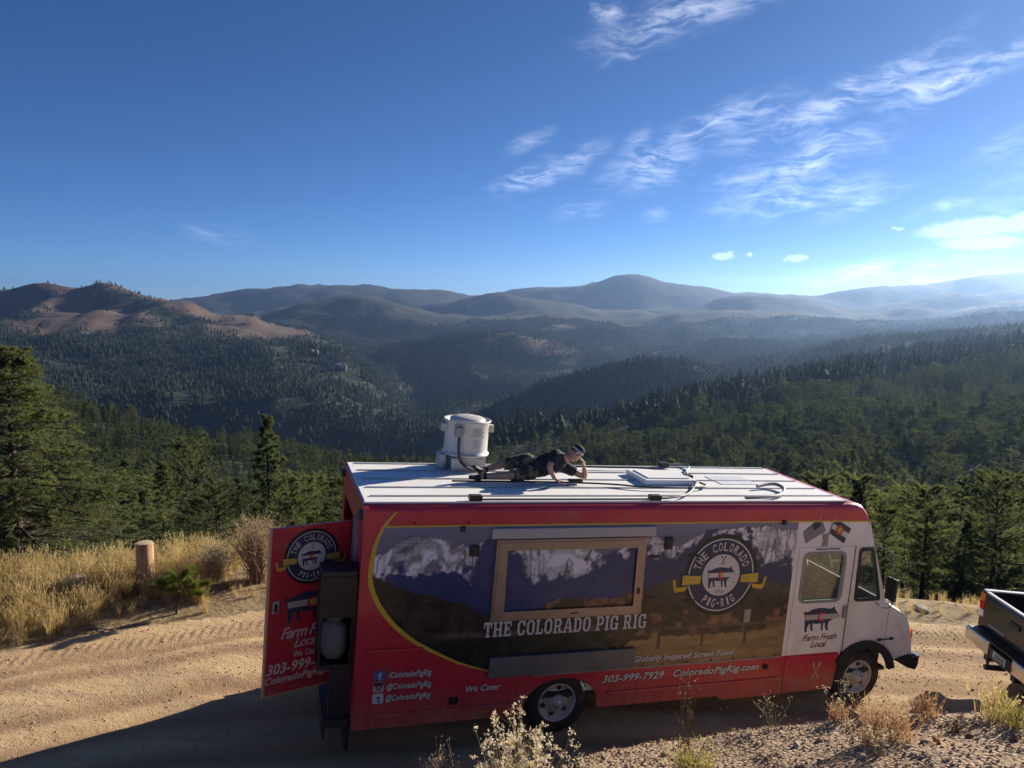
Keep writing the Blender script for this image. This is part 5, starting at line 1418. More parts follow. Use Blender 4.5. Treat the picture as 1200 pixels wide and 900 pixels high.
def skin_obj(name, verts, edges, parent, material, sub=2, root=0):
    """verts: {key: ((x, y, z), rx, ry)}"""
    keys = list(verts); ix = {k: i for i, k in enumerate(keys)}
    me_ = bpy.data.meshes.new(name); me_.from_pydata([verts[k][0] for k in keys], [(ix[a], ix[b_]) for a, b_ in edges], []); me_.update()
    o = link(name, me_, parent, material)
    md = o.modifiers.new('skin', 'SKIN'); md.use_smooth_shade = True; md.branch_smoothing = 0.6
    for i, k in enumerate(keys):
        sv = me_.skin_vertices[0].data[i]; sv.radius = (verts[k][1], verts[k][2] if len(verts[k]) > 2 else verts[k][1]); sv.use_root = (i == root)
    sd = o.modifiers.new('round', 'SUBSURF'); sd.levels = sub; sd.render_levels = sub
    return o


person = empty('person', tuple(TM @ Vector((2.38, 1.15, 0.04)))); person.rotation_euler = TM.to_euler()
tag(person, 'person in dark shirt, camouflage shorts and cap lying propped up on truck roof', 'person')
PO = Vector((2.38, 1.15, 0.04))
J = {k: Vector(v) - PO for k, v in dict(
    pelvis=(2.36, 1.14, .20), spine=(2.50, 1.15, .215), chest=(2.64, 1.13, .265), top=(2.76, 1.10, .32), neck=(2.845, 1.06, .365), head0=(2.90, 1.035, .395), head1=(2.975, 1.0, .43),
    shR=(2.655, 1.04, .385), elR=(2.535, .93, .255), wrR=(2.625, .885, .095), haR=(2.70, .875, .062),
    shL=(2.83, 1.12, .22), elL=(3.135, 1.03, .085), wrL=(3.085, 1.0, .245), haL=(3.05, .985, .33),
    hipL=(2.33, 1.07, .155), knL=(2.02, .96, .125), anL=(1.635, 1.0, .10), foL=(1.56, .985, .085), toL=(1.43, .955, .10),
    hipR=(2.31, 1.18, .27), knR=(1.97, 1.20, .225), anR=(1.68, 1.12, .155), foR=(1.60, 1.10, .15), toR=(1.505, 1.05, .225)).items()}
body = {'pelvis': (J['pelvis'], .11, .10), 'spine': (J['spine'], .105, .095), 'chest': (J['chest'], .115, .10), 'top': (J['top'], .085, .08), 'neck': (J['neck'], .055, .055), 'head0': (J['head0'], .06, .06),
        'shR': (J['shR'], .068), 'elR': (J['elR'], .044), 'wrR': (J['wrR'], .031), 'shL': (J['shL'], .068), 'elL': (J['elL'], .045), 'wrL': (J['wrL'], .031),
        'hipL': (J['hipL'], .095), 'knL': (J['knL'], .062), 'anL': (J['anL'], .040), 'foL': (J['foL'], .042), 'hipR': (J['hipR'], .095), 'knR': (J['knR'], .062), 'anR': (J['anR'], .040), 'foR': (J['foR'], .042)}
for a_, b_, k, s_, r_ in (('knL', 'anL', 'caL', .35, .058), ('knR', 'anR', 'caR', .35, .058), ('elR', 'wrR', 'fR', .3, .043), ('elL', 'wrL', 'fL', .3, .043)):
    body[k] = (J[a_].lerp(J[b_], s_), r_)
be = [('pelvis', 'spine'), ('spine', 'chest'), ('chest', 'top'), ('top', 'neck'), ('neck', 'head0'), ('top', 'shR'), ('shR', 'elR'), ('elR', 'fR'), ('fR', 'wrR'), ('top', 'shL'), ('shL', 'elL'), ('elL', 'fL'), ('fL', 'wrL'),
      ('pelvis', 'hipL'), ('hipL', 'knL'), ('knL', 'caL'), ('caL', 'anL'), ('anL', 'foL'), ('pelvis', 'hipR'), ('hipR', 'knR'), ('knR', 'caR'), ('caR', 'anR'), ('anR', 'foR')]
skin_obj('body', body, be, person, M_SKIN)


def cloth(name, tubes, material):
    """soft garment: smooth tubes that run into each other, with folds"""
    m = MB()
    for pts, rr in tubes:
        P = smooth_path([tuple(p_) for p_ in pts], 0, 6); R_ = list(np.interp(np.linspace(0, 1, len(P)), np.linspace(0, 1, len(rr)), rr)); m.tube(P, R_, 20)
    v = np.array([p_[:] for p_ in m.v]); n_ = fbm(v[:, 0] * 22 + v[:, 2] * 9, v[:, 1] * 14 + v[:, 2] * 20, 3, 401)[:, None]
    ctr = np.array(J['pelvis'].lerp(J['top'], .5)); d_ = unit(v - ctr - np.array([1, 0, 0]) * ((v - ctr)[:, :1] * .8)); m.v = [tuple(p_) for p_ in v + d_ * n_ * .013]
    return m.build(name, material, person)


cloth('t_shirt', [([J['pelvis'].lerp(J['spine'], -.05), J['spine'], J['chest'], J['top'], J['top'].lerp(J['neck'], .75)], [.142, .148, .158, .135, .070]),
                  ([J['top'].lerp(J['shR'], -.1), J['shR'], J['shR'].lerp(J['elR'], .70)], [.09, .092, .066]), ([J['chest'].lerp(J['shL'], .3), J['shL'], J['shL'].lerp(J['elL'], .52)], [.10, .092, .070])], M_SHIRT)
cloth('shorts', [([J['pelvis'].lerp(J['spine'], .45), J['pelvis'], J['hipL'].lerp(J['hipR'], .5)], [.136, .146, .138]), ([J['pelvis'].lerp(J['hipL'], .4), J['hipL'], J['hipL'].lerp(J['knL'], .5), J['hipL'].lerp(J['knL'], .95)], [.11, .115, .10, .088]),
                 ([J['pelvis'].lerp(J['hipR'], .4), J['hipR'], J['hipR'].lerp(J['knR'], .5), J['hipR'].lerp(J['knR'], .95)], [.11, .115, .10, .088])], M_CAMO)
for s_ in 'LR':
    a_, f_, t_ = J['an' + s_], J['fo' + s_], J['to' + s_]
    skin_obj('shoe', {'a': (a_.lerp(f_, .4), .050), 'h': (f_ + (f_ - t_) * .25 + Vector((.02, 0, -.015)), .050), 'm': (f_.lerp(t_, .45), .052, .048), 't': (f_.lerp(t_, .85), .048, .036), 'e': (t_, .032, .024)}, [('a', 'm'), ('h', 'm'), ('m', 't'), ('t', 'e')], person, M_SHOE, root=2)
    m = MB(); m.tube([a_ + (J['kn' + s_] - a_) * .02, a_ + (J['kn' + s_] - a_) * .12], [.046, .046], 12); m.build('sock', M_SHIRT, person)


def hand(wr, ha, palm_n, curl, side):
    """palm and five separate bent fingers"""
    d = (ha - wr).normalized(); pn = (palm_n - d * palm_n.dot(d)).normalized(); sd_ = d.cross(pn) * side; m = MB()
    P0 = wr + d * .005
    pal = [(P0 + d * l + sd_ * 0 + pn * 0, r_) for l, r_ in ((0, .028), (.03, .036), (.06, .040), (.085, .036))]
    for (c_, r_), (c2, r2) in zip(pal[:-1], pal[1:]):
        m.tube([c_ - sd_ * .012, c2 - sd_ * .012], [r_ * .62, r2 * .62], 8); m.tube([c_ + sd_ * .014, c2 + sd_ * .014], [r_ * .6, r2 * .6], 8)
    for k, (o_, L_) in enumerate(((-.030, .062), (-.010, .074), (.010, .070), (.029, .056))):
        b0 = P0 + d * .082 + sd_ * o_; b1 = b0 + (d + pn * curl * .4).normalized() * L_ * .45; b2 = b1 + (d * .75 + pn * curl).normalized() * L_ * .32; b3 = b2 + (d * .4 + pn * curl * 1.3).normalized() * L_ * .25
        m.tube([b0 - d * .012, b1, b2, b3], [.0095, .009, .008, .006], 6)
    b0 = P0 + d * .03 - sd_ * .034; m.tube([b0, b0 - sd_ * .022 + d * .025 + pn * .01, b0 - sd_ * .026 + d * .055 + pn * .02], [.012, .0105, .008], 6)
    return m.build('hand', M_SKIN, person)


hand(J['wrR'], J['haR'], Vector((0, 0, -1)), .35, 1); hand(J['wrL'], J['haL'], Vector((-1, 0, .2)), .6, -1)
# head: turned to the camera, tilted onto the hand
hd_q = Matrix(((0.80, 0.0, 0.60), (-0.05, 1, 0.0), (-0.60, 0.0, 0.80))).to_quaternion()   # local z (crown) leans towards the front of the truck
hc = J['head0'].lerp(J['head1'], .55)
bm = bmesh.new(); bmesh.ops.create_uvsphere(bm, u_segments=28, v_segments=22, radius=1.0)
for p in bm.verts:
    x, y, z = p.co
    fx = 1 - .18 * max(0, -z) ; yy = y * .098 - (0.012 * max(0, -z) if y < 0 else 0)
    q = Vector((x * .077 * fx, yy, z * .118))
    ang = math.atan2(x, -y)
    if y < 0 and abs(x) < .18 and -.25 < z < .25:
        q.y -= .020 * (1 - abs(x) / .18) * (1 - abs(z + .03) / .28)            # nose
    if y < 0 and .12 < abs(x) < .55 and .05 < z < .3:
        q.y += .008                                                            # eye sockets
    if y < 0 and abs(x) < .3 and -.55 < z < -.45:
        q.y += .004
    p.co = q
m = MB(); m.bm(bm, 0, True)
for sx_ in (-.03, .03):
    m.lathe([(0, .004), (.008, .003), (.011, 0)], (sx_, -.088, .018), (0, -1, 0), 10, 1)
    m.tube([(sx_ - .014, -.093, .038), (sx_ + .014, -.093, .038)], .004, 5, 2)
m.tube([(-.022, -.088, -.058), (0, -.093, -.060), (.022, -.088, -.058)], .0045, 5, 3)
for sx_ in (-1, 1):
    m.lathe([(0, .012), (.016, .012), (.024, .004), (.026, -.008)], (sx_ * .076, .01, .0), (sx_, .2, 0), 12, 0)
hat = MB(); M_LIP = mat('lip', (0.34, 0.13, 0.11), 0.6)
hh = m.build('head', [M_SKIN, M_CLRL, M_HAIR, M_LIP], person)
m = MB(); m.lathe([(.080, -.03), (.084, .0), (.082, .04), (.076, .06)], (0, .022, .02), (0, .12, 1), 24); m2 = m.build('hair', M_HAIR, person)
hat.lathe([(.086, -.012), (.089, .01), (.088, .045), (.074, .078), (.045, .096), (0.0, .102)], (0, .008, .048), (0, -.05, 1), 28, 0)
hat.lathe([(.0905, .006), (.0915, .018), (.0900, .030)], (0, .008, .048), (0, -.05, 1), 28, 1)
br = [(.088 * math.sin(a_), -.006 - .088 * math.cos(a_) * .98, .050 - .002 * abs(math.sin(a_))) for a_ in np.linspace(-1.1, 1.1, 13)]
bo = [(.080 * math.sin(a_) * 1.02, -.075 - .090 * math.cos(a_ * .9), .036 - .018 * math.sin(a_) ** 2) for a_ in np.linspace(-1.1, 1.1, 13)]
hat.add(br + bo, [(i, i + 1, 14 + i, 13 + i) for i in range(12)], 0, True); hat.add([(x, y, z - .004) for x, y, z in br + bo], [(13 + i, 14 + i, i + 1, i) for i in range(12)], 0, True)
cp = hat.build('cap', [M_SHIRT, M_CAPW], person)
for o in (hh, m2, cp):
    o.location = hc; o.rotation_mode = 'QUATERNION'; o.rotation_quaternion = hd_q
pad = MB(); pad.box(2.86, 3.06, .93, 1.02, 0.0385, .075, 0, .01); pd = pad.build('black_pouch', M_PLAST, None); pd.matrix_world = TM
tag(pd, 'small dark pouch lying on the truck roof in front of the person', 'pouch')

# ------------------------------------------------------------------ pickup at the edge of the frame
M_PICK = mat('charcoal_paint', (0.026, 0.031, 0.040), 0.28, metal=0.2, var=0.1, vscale=2, coat=0.5, dirt=((0.17, 0.14, 0.11), 2.5, 0.55, 0.2)); M_BED = mat('bed_liner', (0.05, 0.05, 0.052), 0.8, var=0.2)
M_RAIL = mat('pale_rail_trim', (0.82, 0.82, 0.82), 0.3); M_PLATE = mat('plate_face', (0.55, 0.56, 0.55), 0.5); M_PGREEN = mat('plate_print', (0.06, 0.16, 0.12), 0.5)
pk = empty('pickup_truck', (7.80, 11.47, float(roadz(np.array([7.8]))[0]) + 0.0)); pk.rotation_euler = (0, math.atan(0.082), rad(-2.0))
tag(pk, 'dark charcoal pickup cut off by the picture edge, tailgate towards the food truck', 'pickup')
HW = 0.96
whl = lambda cx_: arc(cx_, .42, .47, 180, 0, 14)
bs = [(0.0, .72)] + [(0.55, .62)] + [p for p in whl(1.22) if p[1] > .60] + [(1.95, .55), (1.95, 1.36), (0.0, 1.36)]
for yy in (-HW, HW - .05):
    m = MB(); xz_panel(m, bs, (), yy, .05); m.build('bed_side', M_PICK, pk)
for yy in (-HW, HW - .07):
    m = MB(); m.box(-.01, 1.95, yy - .005, yy + .075, 1.352, 1.378, 0, .008); m.build('bed_rail', M_RAIL, pk)
m = MB(); m.box(.02, 1.93, -HW + .052, HW - .052, .80, .84); m.box(1.88, 1.93, -HW + .052, HW - .052, .84, 1.34); m.build('bed_floor', M_BED, pk)
tg = empty('tailgate', parent=pk)
m = MB(); m.box(-.045, .012, -HW + .12, HW - .12, .78, 1.345, 0, .02); m.box(-.055, -.04, -HW + .2, HW - .2, 1.24, 1.32, 0, .008); m.build('tailgate_panel', M_PICK, tg)
m = MB(); m.box(-.03, .02, -HW + .11, HW - .11, 1.347, 1.372, 0, .006); m.build('tailgate_cap', M_RAIL, tg)
m = MB(); m.box(-.07, -.045, -.12, .12, 1.10, 1.18, 0, .01); m.build('tailgate_handle', M_PLAST, tg)
m = MB(); m.box(-.051, -.046, .22, .66, .86, .90); m.build('tailgate_emblem', M_GREY, tg)
for s_ in (-1, 1):
    y0, y1 = (HW - .115, HW + .006) if s_ > 0 else (-HW - .006, -HW + .115)
    tl = empty('taillight', parent=pk)
    for (z0, z1, mt_) in ((1.20, 1.33, M_ORNG), (1.05, 1.195, M_REDL), (.93, 1.045, M_CLRL)):
        m = MB(); m.box(-.05, .10, y0, y1, z0, z1, 0, .012); m.build('lens', mt_, tl)
    m = MB(); m.box(-.03, .11, y0 + .004, y1 - .004, .74, .93, 0, .01); m.box(-.03, .11, y0 + .004, y1 - .004, 1.33, 1.355); m.build('light_surround', M_PICK, tl)
bp_ = empty('rear_bumper', parent=pk)
for s_ in (-1, 1):
    m = MB(); ya, yb = sorted((s_ * .30, s_ * (HW + .01))); m.box(-.22, .02, ya, yb, .50, .73, 0, .035); m.build('bumper_end', M_CHROME, bp_)
m = MB(); m.box(-.20, .0, -.295, .295, .48, .66, 0, .02); m.box(-.22, .02, -.9, .9, .735, .755); m.build('bumper_step', M_PLAST, bp_)
m = MB(); m.box(-.218, -.202, -.16, .16, .50, .64, 0, .004); m.box(-.2225, -.2185, -.155, .155, .505, .55, 1)
for k in range(6):
    m.box(-.2225, -.2185, -.125 + k * .042, -.097 + k * .042, .565, .62, 1)
m.build('licence_plate', [M_PLATE, M_PGREEN], bp_)
m = MB(); m.box(-.42, -.10, -.035, .035, .40, .47, 0, .01); m.lathe([(0.0, .08), (.02, .075), (.026, .05), (.02, .03), (.012, .0)], (-.38, 0, .47), (0, 0, 1), 14); m.box(-.2, 1.9, .3, .4, .40, .52); m.box(-.2, 1.9, -.4, -.3, .40, .52); m.build('tow_hitch', M_DARK, bp_)
for cx_ in (1.22, 4.75):
    for yy, rz_ in ((-HW + .03, 0), (HW - .03, math.pi)):
        o = wheel(pk, cx_, .40, yy, .40, .26, M_CHROME); o.rotation_euler = (0, 0, rz_)
cs = [(1.98, .50), (3.95, .50), (3.95, 1.18), (3.60, 1.20), (3.05, 1.80), (2.15, 1.82), (1.98, 1.30)]
m = MB()
for yy in (-HW + .01, HW - .06):
    xz_panel(m, cs, [round_poly([(2.12, 1.24), (2.72, 1.24), (2.72, 1.72), (2.20, 1.72)], .04), round_poly([(2.80, 1.24), (3.46, 1.24), (3.02, 1.72), (2.80, 1.72)], .04)], yy, .05)
m.box(1.98, 3.95, -HW + .06, HW - .06, .48, .56); m.box(2.15, 3.05, -HW + .06, HW - .06, 1.79, 1.83); m.box(1.98, 2.02, -HW + .06, HW - .06, .56, 1.28); m.build('cab', M_PICK, pk)
m = MB()
for a_, b_ in (((2.02, 1.28), (2.15, 1.80)), ((3.60, 1.20), (3.05, 1.80))):
    m.add([(a_[0], -HW + .06, a_[1]), (a_[0], HW - .06, a_[1]), (b_[0], HW - .06, b_[1]), (b_[0], -HW + .06, b_[1])], [(0, 1, 2, 3)])
for yy in (-HW + .03, HW - .03):
    m.add([(2.1, yy, 1.22), (3.5, yy, 1.22), (3.04, yy, 1.75), (2.18, yy, 1.75)], [(0, 1, 2, 3)])
m.build('cab_glass', M_GLASS, pk)
m = MB(); fs = [(3.96, .50)] + [p for p in whl(4.75) if p[1] > .52] + [(5.55, .50), (5.60, .85), (5.50, 1.05), (3.96, 1.16)]
xz_panel(m, fs, (), -HW + .01, .05); xz_panel(m, fs, (), HW - .06, .05); m.box(3.96, 5.5, -HW + .06, HW - .06, 1.0, 1.06, 0, .02); m.box(5.48, 5.6, -HW + .06, HW - .06, .5, 1.0, 0, .03); m.build('front_body', M_PICK, pk)

# ------------------------------------------------------------------ post, saplings, shrubs, rocks
def wood_mat():
    m_ = bpy.data.materials.new('cut_wood'); m_.use_nodes = True; t = NT(m_.node_tree); co = t.n('ShaderNodeTexCoord').outputs['Object']
    mp = t.n('ShaderNodeMapping', {'Vector': co}); mp.inputs['Scale'].default_value = (14, 14, 1.6)
    n_ = t.noise(mp.outputs[0], 2.2, 6, .65); c = t.mix(t.ramp(n_, .35, .65), (0.25, 0.145, 0.07), (0.46, 0.31, 0.17)); c = t.mix(t.m('MULTIPLY', t.ramp(t.noise(co, 5, 4), .55, .75), .5), c, (0.16, 0.10, 0.06))
    b = t.n('ShaderNodeBsdfPrincipled', {'Base Color': c, 'Roughness': .85, 'Normal': t.n('ShaderNodeBump', {'Strength': .7, 'Distance': .01, 'Height': n_}).outputs[0]})
    t.n('ShaderNodeOutputMaterial', {'Surface': b.outputs[0]}); return m_


M_WOOD = wood_mat(); M_WTOP = mat('sawn_end', (0.50, 0.38, 0.24), .9, var=.2, vscale=20)
pg = land1(-6.18, 12.50)
post = empty('wooden_post', (-6.18, 12.50, pg)); post.rotation_euler = (0, rad(0.8), 0); tag(post, 'thick sawn-off round wooden post standing in the dry grass', 'post')
m = MB(); m.lathe([(.150, -.4), (.145, .0), (.140, .3), (.137, .80), (.130, .825)], n=20)
for i in range(len(m.v)):
    a_ = math.atan2(m.v[i][1], m.v[i][0]); k = 1 + .02 * math.sin(3 * a_) + .012 * math.sin(7 * a_ + 1); m.v[i] = (m.v[i][0] * k, m.v[i][1] * k, m.v[i][2])
m.build('post_shaft', M_WOOD, post)
m = MB(); m.lathe([(.132, .826), (.10, .832), (.05, .834), (.0, .834)], n=20); m.build('sawn_top', M_WTOP, post)

# little pine on the verge
G_SAP = leaf_mat('sapling_needles', [(0.090, 0.125, 0.030), (0.150, 0.175, 0.045)], .35, 3.0)
sb_ = Vector((-5.43, 11.92, land1(-5.43, 11.92))); sap = empty('pine_sapling', sb_); tag(sap, 'small flat-topped young pine with tufted green needles beside the post', 'pine sapling')
m = MB(); rs = np.random.default_rng(8); tips = []
stem = smooth_path([(0, 0, -.05), (.02, 0, .12), (.07, .02, .26), (.08, .02, .40), (.12, .0, .52)], 0, 4); m.tube(stem, [.022 - .0009 * i for i in range(len(stem))], 7)
for k, (a_, L_, zz, up) in enumerate(((180, .42, .34, .10), (200, .30, .40, .14), (160, .22, .45, .16), (10, .42, .34, .13), (-20, .30, .38, .12), (30, .30, .30, -.03), (90, .28, .40, .12), (270, .30, .38, .12), (250, .24, .44, .2), (60, .26, .46, .18), (320, .34, .42, .2), (190, .14, .5, .15), (0, .14, .52, .18))):
    b0 = Vector((.08, .01, zz)); b1 = b0 + Vector((math.cos(rad(a_)) * L_ * .6, math.sin(rad(a_)) * L_ * .6, up * .4)); b2 = b0 + Vector((math.cos(rad(a_)) * L_, math.sin(rad(a_)) * L_, up)); m.tube([b0, b1, b2], [.010, .007, .004], 5)
    for s_ in (.45, .6, .75, .9, 1.0):
        tips.append((b0.lerp(b2, s_) + Vector((0, 0, .02 * math.sin(s_ * 3))), (b2 - b0).normalized()))
m.build('trunk', M_BARK, sap)
P = []; D = []
for p_, d_ in tips:
    n_ = 210
    P.append(np.array(p_) + rs.normal(0, .012, (n_, 3))); D.append(unit(np.array(d_) * .55 + np.array([0, 0, .35]) + rs.normal(0, .6, (n_, 3))))
v, f = blades(np.vstack(P), np.vstack(D), .10, .0055, rs); o = link('crown', mesh_np('crown', v, f), sap, G_SAP)


def twig_shrub(name, label, cat, x, y, wd, h, n, mats_, seed, lean=0.0, tipr=0.0, th=.006):
    """many thin forked stems"""
    rs = np.random.default_rng(seed); r = empty(name, (x, y, land1(x, y))); tag(r, label, cat); m = MB(); tp = []
    for i in range(n):
        a_ = rs.uniform(0, 6.28); rr = wd * .5 * rs.uniform(.1, 1); hh_ = h * rs.uniform(.55, 1.05) * (1 - .25 * (rr / (wd * .5)) ** 2)
        b0 = Vector((rs.normal(0, wd * .07), rs.normal(0, wd * .07), -.03)); b2 = Vector((rr * math.cos(a_) + lean * hh_, rr * math.sin(a_), hh_)); b1 = b0.lerp(b2, .5) + Vector((rs.normal(0, .05 * wd), rs.normal(0, .05 * wd), .06 * h))
        m.tube([b0, b1, b2], [th, th * .7, th * .25], 4, caps=False)
        for k in range(int(rs.integers(2, 6))):
            q = rs.uniform(.35, .95); s0 = b0.lerp(b1, q * 2) if q < .5 else b1.lerp(b2, q * 2 - 1); e = s0 + Vector((rs.normal(0, .11 * wd), rs.normal(0, .11 * wd), min(abs(rs.normal(.11, .05)), .16) * h))
            m.tube([s0, e], [th * .5, th * .18], 3, caps=False); tp.append(e)
        tp.append(b2)
    m.build('stems', mats_[0], r)
    return r, tp


M_TWIGR = leaf_mat('reddish_twigs', [(0.36, 0.27, 0.20), (0.50, 0.41, 0.31)], .3, 2.0); M_TWIGG = leaf_mat('grey_twigs', [(0.36, 0.30, 0.23), (0.48, 0.42, 0.33)], .3, 2.0)
for k, (nm_, lb_, x, y, wd, h, n, mt_, sd_) in enumerate((('bare_shrub', 'dense reddish leafless shrub at the road edge beside the open red door', -4.55, 13.3, 1.05, 1.25, 190, M_TWIGR, 31),
                                                       ('bare_shrub', 'lower greyish leafless shrub between the reddish shrub and small pine', -5.25, 13.2, .95, .7, 90, M_TWIGG, 32))):
    r, tp = twig_shrub(nm_, lb_, 'shrub', x, y, wd, h, n, [mt_], sd_, th=.007)
    rs = np.random.default_rng(40 + k); pts = np.array([p_[:] for p_ in tp]); rep = np.repeat(pts, 2, 0) + rs.normal(0, .04, (len(pts) * 2, 3))
    v, f = blades(rep, unit(rs.normal(0, 1, rep.shape) + np.array([0, 0, .5])), .05, .008, rs); link('leaves', mesh_np('leaves', v, f), r, mt_)


def rock_mesh(seed, sx_=1, sy_=1, sz_=.7, sub=2):
    bm = bmesh.new(); bmesh.ops.create_icosphere(bm, subdivisions=sub, radius=1.0); rs = np.random.default_rng(seed); pl = unit(rs.normal(size=(7, 3))); dd = rs.uniform(.55, .85, 7)
    for p in bm.verts:
        q = np.array(p.co)
        for n_, d_ in zip(pl, dd):
            e = q @ n_ - d_
            if e > 0:
                q = q - n_ * e * .9
        p.co = (q[0] * sx_, q[1] * sy_, q[2] * sz_)
    me_ = bpy.data.meshes.new('rock'); bm.to_mesh(me_); bm.free(); return me_


M_ROCKP = mat('pale_rock', (0.50, 0.43, 0.35), .95, var=.2, vscale=3, bump=.6, bscale=8); M_ROCKD = mat('dark_rock', (0.075, 0.065, 0.06), .95, var=.35, vscale=6, bump=.8, bscale=12); M_ROCKG = mat('outcrop_rock', (0.30, 0.26, 0.23), .95, var=.25, vscale=.08)
for nm_, lb_, x, y, s_, sz_, mt_, sd_ in (('boulder', 'pale flat-topped rock half hidden in the tall dry grass', -7.15, 12.1, (.32, .25), .30, M_ROCKP, 1),
                                        ('boulder', 'long pale rock on the far road edge past the truck bonnet', 7.4, 15.0, (.5, .12), .10, M_ROCKP, 4),
                                        ('boulder', 'small pale rock on the far road edge near the pickup tailgate', 8.25, 14.85, (.2, .12), .09, M_ROCKP, 5)):
    o = link(nm_, rock_mesh(sd_ + 70, *s_, sz_, 3), None, mt_); o.location = (x, y, land1(x, y) + sz_ * .1); o.rotation_euler = (0, 0, sd_ if sd_ != 4 else .25); tag(o, lb_, 'rock')
for k, (u, v_, d, s_, lb_) in enumerate(((366, 417, 2430, 9, 'pale rock outcrop on the wooded slope, upper of the two'), (397, 441, 2300, 10, 'pale rock outcrop on the wooded slope, lower of the two'))):
    x = (u - 600) / 900 * d; r = empty('rock_outcrop', (x, d, float(far_h(np.array([x]), np.array([float(d)]))[0]))); tag(r, lb_, 'rock outcrop')
    for j in range(5):
        o = link('outcrop_block', rock_mesh(90 + 7 * k + j, s_ * (.5 + .2 * (j % 3)), s_ * .7, s_ * (.6 + .35 * ((j * 2) % 3)), 2), r, M_ROCKG); o.location = ((j - 2) * s_ * .75, (j % 2) * s_ * .6, s_ * .35 + (j % 3) * 3); o.rotation_euler = (0, 0, j)

# ------------------------------------------------------------------ gravel
def stone_mesh(seed):
    me_ = rock_mesh(seed, 1, random.uniform(.6, 1), random.uniform(.45, .8), 1); return me_


M_STONE = bpy.data.materials.new('gravel_stone'); M_STONE.use_nodes = True; t = NT(M_STONE.node_tree); oi = t.n('ShaderNodeObjectInfo').outputs['Random']
cr = t.mix(t.ramp(oi, 0, .5), (0.21, 0.135, 0.088), (0.41, 0.295, 0.20)); cr = t.mix(t.ramp(oi, .55, 1), cr, (0.60, 0.49, 0.37)); b = t.n('ShaderNodeBsdfPrincipled', {'Base Color': cr, 'Roughness': .95, 'Specular IOR Level': .2}); t.n('ShaderNodeOutputMaterial', {'Surface': b.outputs[0]})
rs = np.random.default_rng(51)
n_ = 34000; x = rs.uniform(-2.5, 7.0, n_); y = rs.uniform(3.6, 9.3, n_); ok = (y < np.interp(x, NEAR_E[:, 0], NEAR_E[:, 1]) + .15) & (np.abs(x / y) < .78)
x, y = x[ok], y[ok]; s_ = .006 + .016 * rs.uniform(0, 1, len(x)) ** 2.5 + .035 * (rs.uniform(0, 1, len(x)) > .992)
scatter('gravel', np.stack([x, y, land(x, y) + s_ * .15], 1), rs.uniform(0, 6.28, len(x)), s_, rs.integers(0, 5, len(x)), [(stone_mesh(60 + k), M_STONE) for k in range(5)], 'loose reddish gravel covering the bank', tilt=rs.normal(0, .5, (len(x), 2)))
n_ = 15000; x = rs.uniform(-11, 12, n_); nr_ = np.interp(x, NEAR_E[:, 0], NEAR_E[:, 1]); fr_ = np.interp(x, FAR_E[:, 0], FAR_E[:, 1]); y = nr_ + (fr_ - nr_) * rs.uniform(0, 1, n_); s_ = .005 + .017 * rs.uniform(0, 1, n_) ** 3 + .02 * (rs.uniform(0, 1, n_) > .995)
scatter('road_pebbles', np.stack([x, y, land(x, y) + s_ * .1], 1), rs.uniform(0, 6.28, n_), s_, rs.integers(0, 5, n_), [(stone_mesh(80 + k), M_STONE) for k in range(5)], 'scattered pebbles and clods on the dirt road', tilt=rs.normal(0, .4, (n_, 2)))

# ------------------------------------------------------------------ grasses
def tuft_mesh(seed, n, h, spread, wd, droop=.35, heads=0.0):
    rs = np.random.default_rng(seed); v = []; f = []
    for i in range(n):
        a_ = rs.uniform(0, 6.28); L_ = h * rs.uniform(.5, 1.05); o_ = rs.normal(0, spread * .25, 2); ln_ = rs.uniform(.05, droop); dx, dy = math.cos(a_), math.sin(a_); w_ = wd * rs.uniform(.6, 1.2); b = len(v); tw = rs.uniform(0, 3.14); sx_, sy_ = math.cos(tw) * w_, math.sin(tw) * w_
        for k, q in enumerate((0, .4, .75)):
            off = ln_ * L_ * q * q * 1.3; k_ = 1 - .35 * q
            cx_, cy_, cz_ = o_[0] + dx * off, o_[1] + dy * off, L_ * q - .02
            v += [(cx_ - sx_ * k_, cy_ - sy_ * k_, cz_), (cx_ + sx_ * k_, cy_ + sy_ * k_, cz_)]
        off = ln_ * L_ * 1.3; v.append((o_[0] + dx * off, o_[1] + dy * off, L_ * (1 - .2 * ln_)))
        f += [(b, b + 1, b + 3), (b, b + 3, b + 2), (b + 2, b + 3, b + 5), (b + 2, b + 5, b + 4), (b + 4, b + 5, b + 6)]
        if rs.uniform() < heads:
            p = np.array(v[-1]); 
            for j in range(7):
                c0 = p - np.array([dx * ln_ * .02 * j, dy * ln_ * .02 * j, .018 * j]); b = len(v); d_ = rs.normal(0, .012, 3); v += [tuple(c0), tuple(c0 + d_ + [0, 0, .03]), tuple(c0 - d_ * .6 + [0, 0, .012])]; f.append((b, b + 1, b + 2))
    return mesh_np('tuft', v, np.array(f))


M_STRAW = leaf_mat('dry_straw', [(0.46, 0.36, 0.19), (0.62, 0.52, 0.31), (0.40, 0.31, 0.16)], .50, 1.5, tcol=(1.15, 1.1, .85)); M_RUST = leaf_mat('rusty_grass', [(0.30, 0.19, 0.115), (0.44, 0.31, 0.20)], .4, 4.0, tcol=(1.15, 1.0, .8)); M_YGRN = leaf_mat('yellow_green_grass', [(0.23, 0.215, 0.08), (0.40, 0.34, 0.15)], .4, 4.0, tcol=(1.1, 1.1, .8))
TUFTS = [(tuft_mesh(101 + k, 46, .85, .22, .0042, .4, .5), M_STRAW) for k in range(4)] + [(tuft_mesh(111 + k, 46, .62, .24, .004, .6, .3), M_STRAW) for k in range(3)] + [(tuft_mesh(121, 40, .4, .2, .004, .8), M_YGRN)]
rs = np.random.default_rng(61)


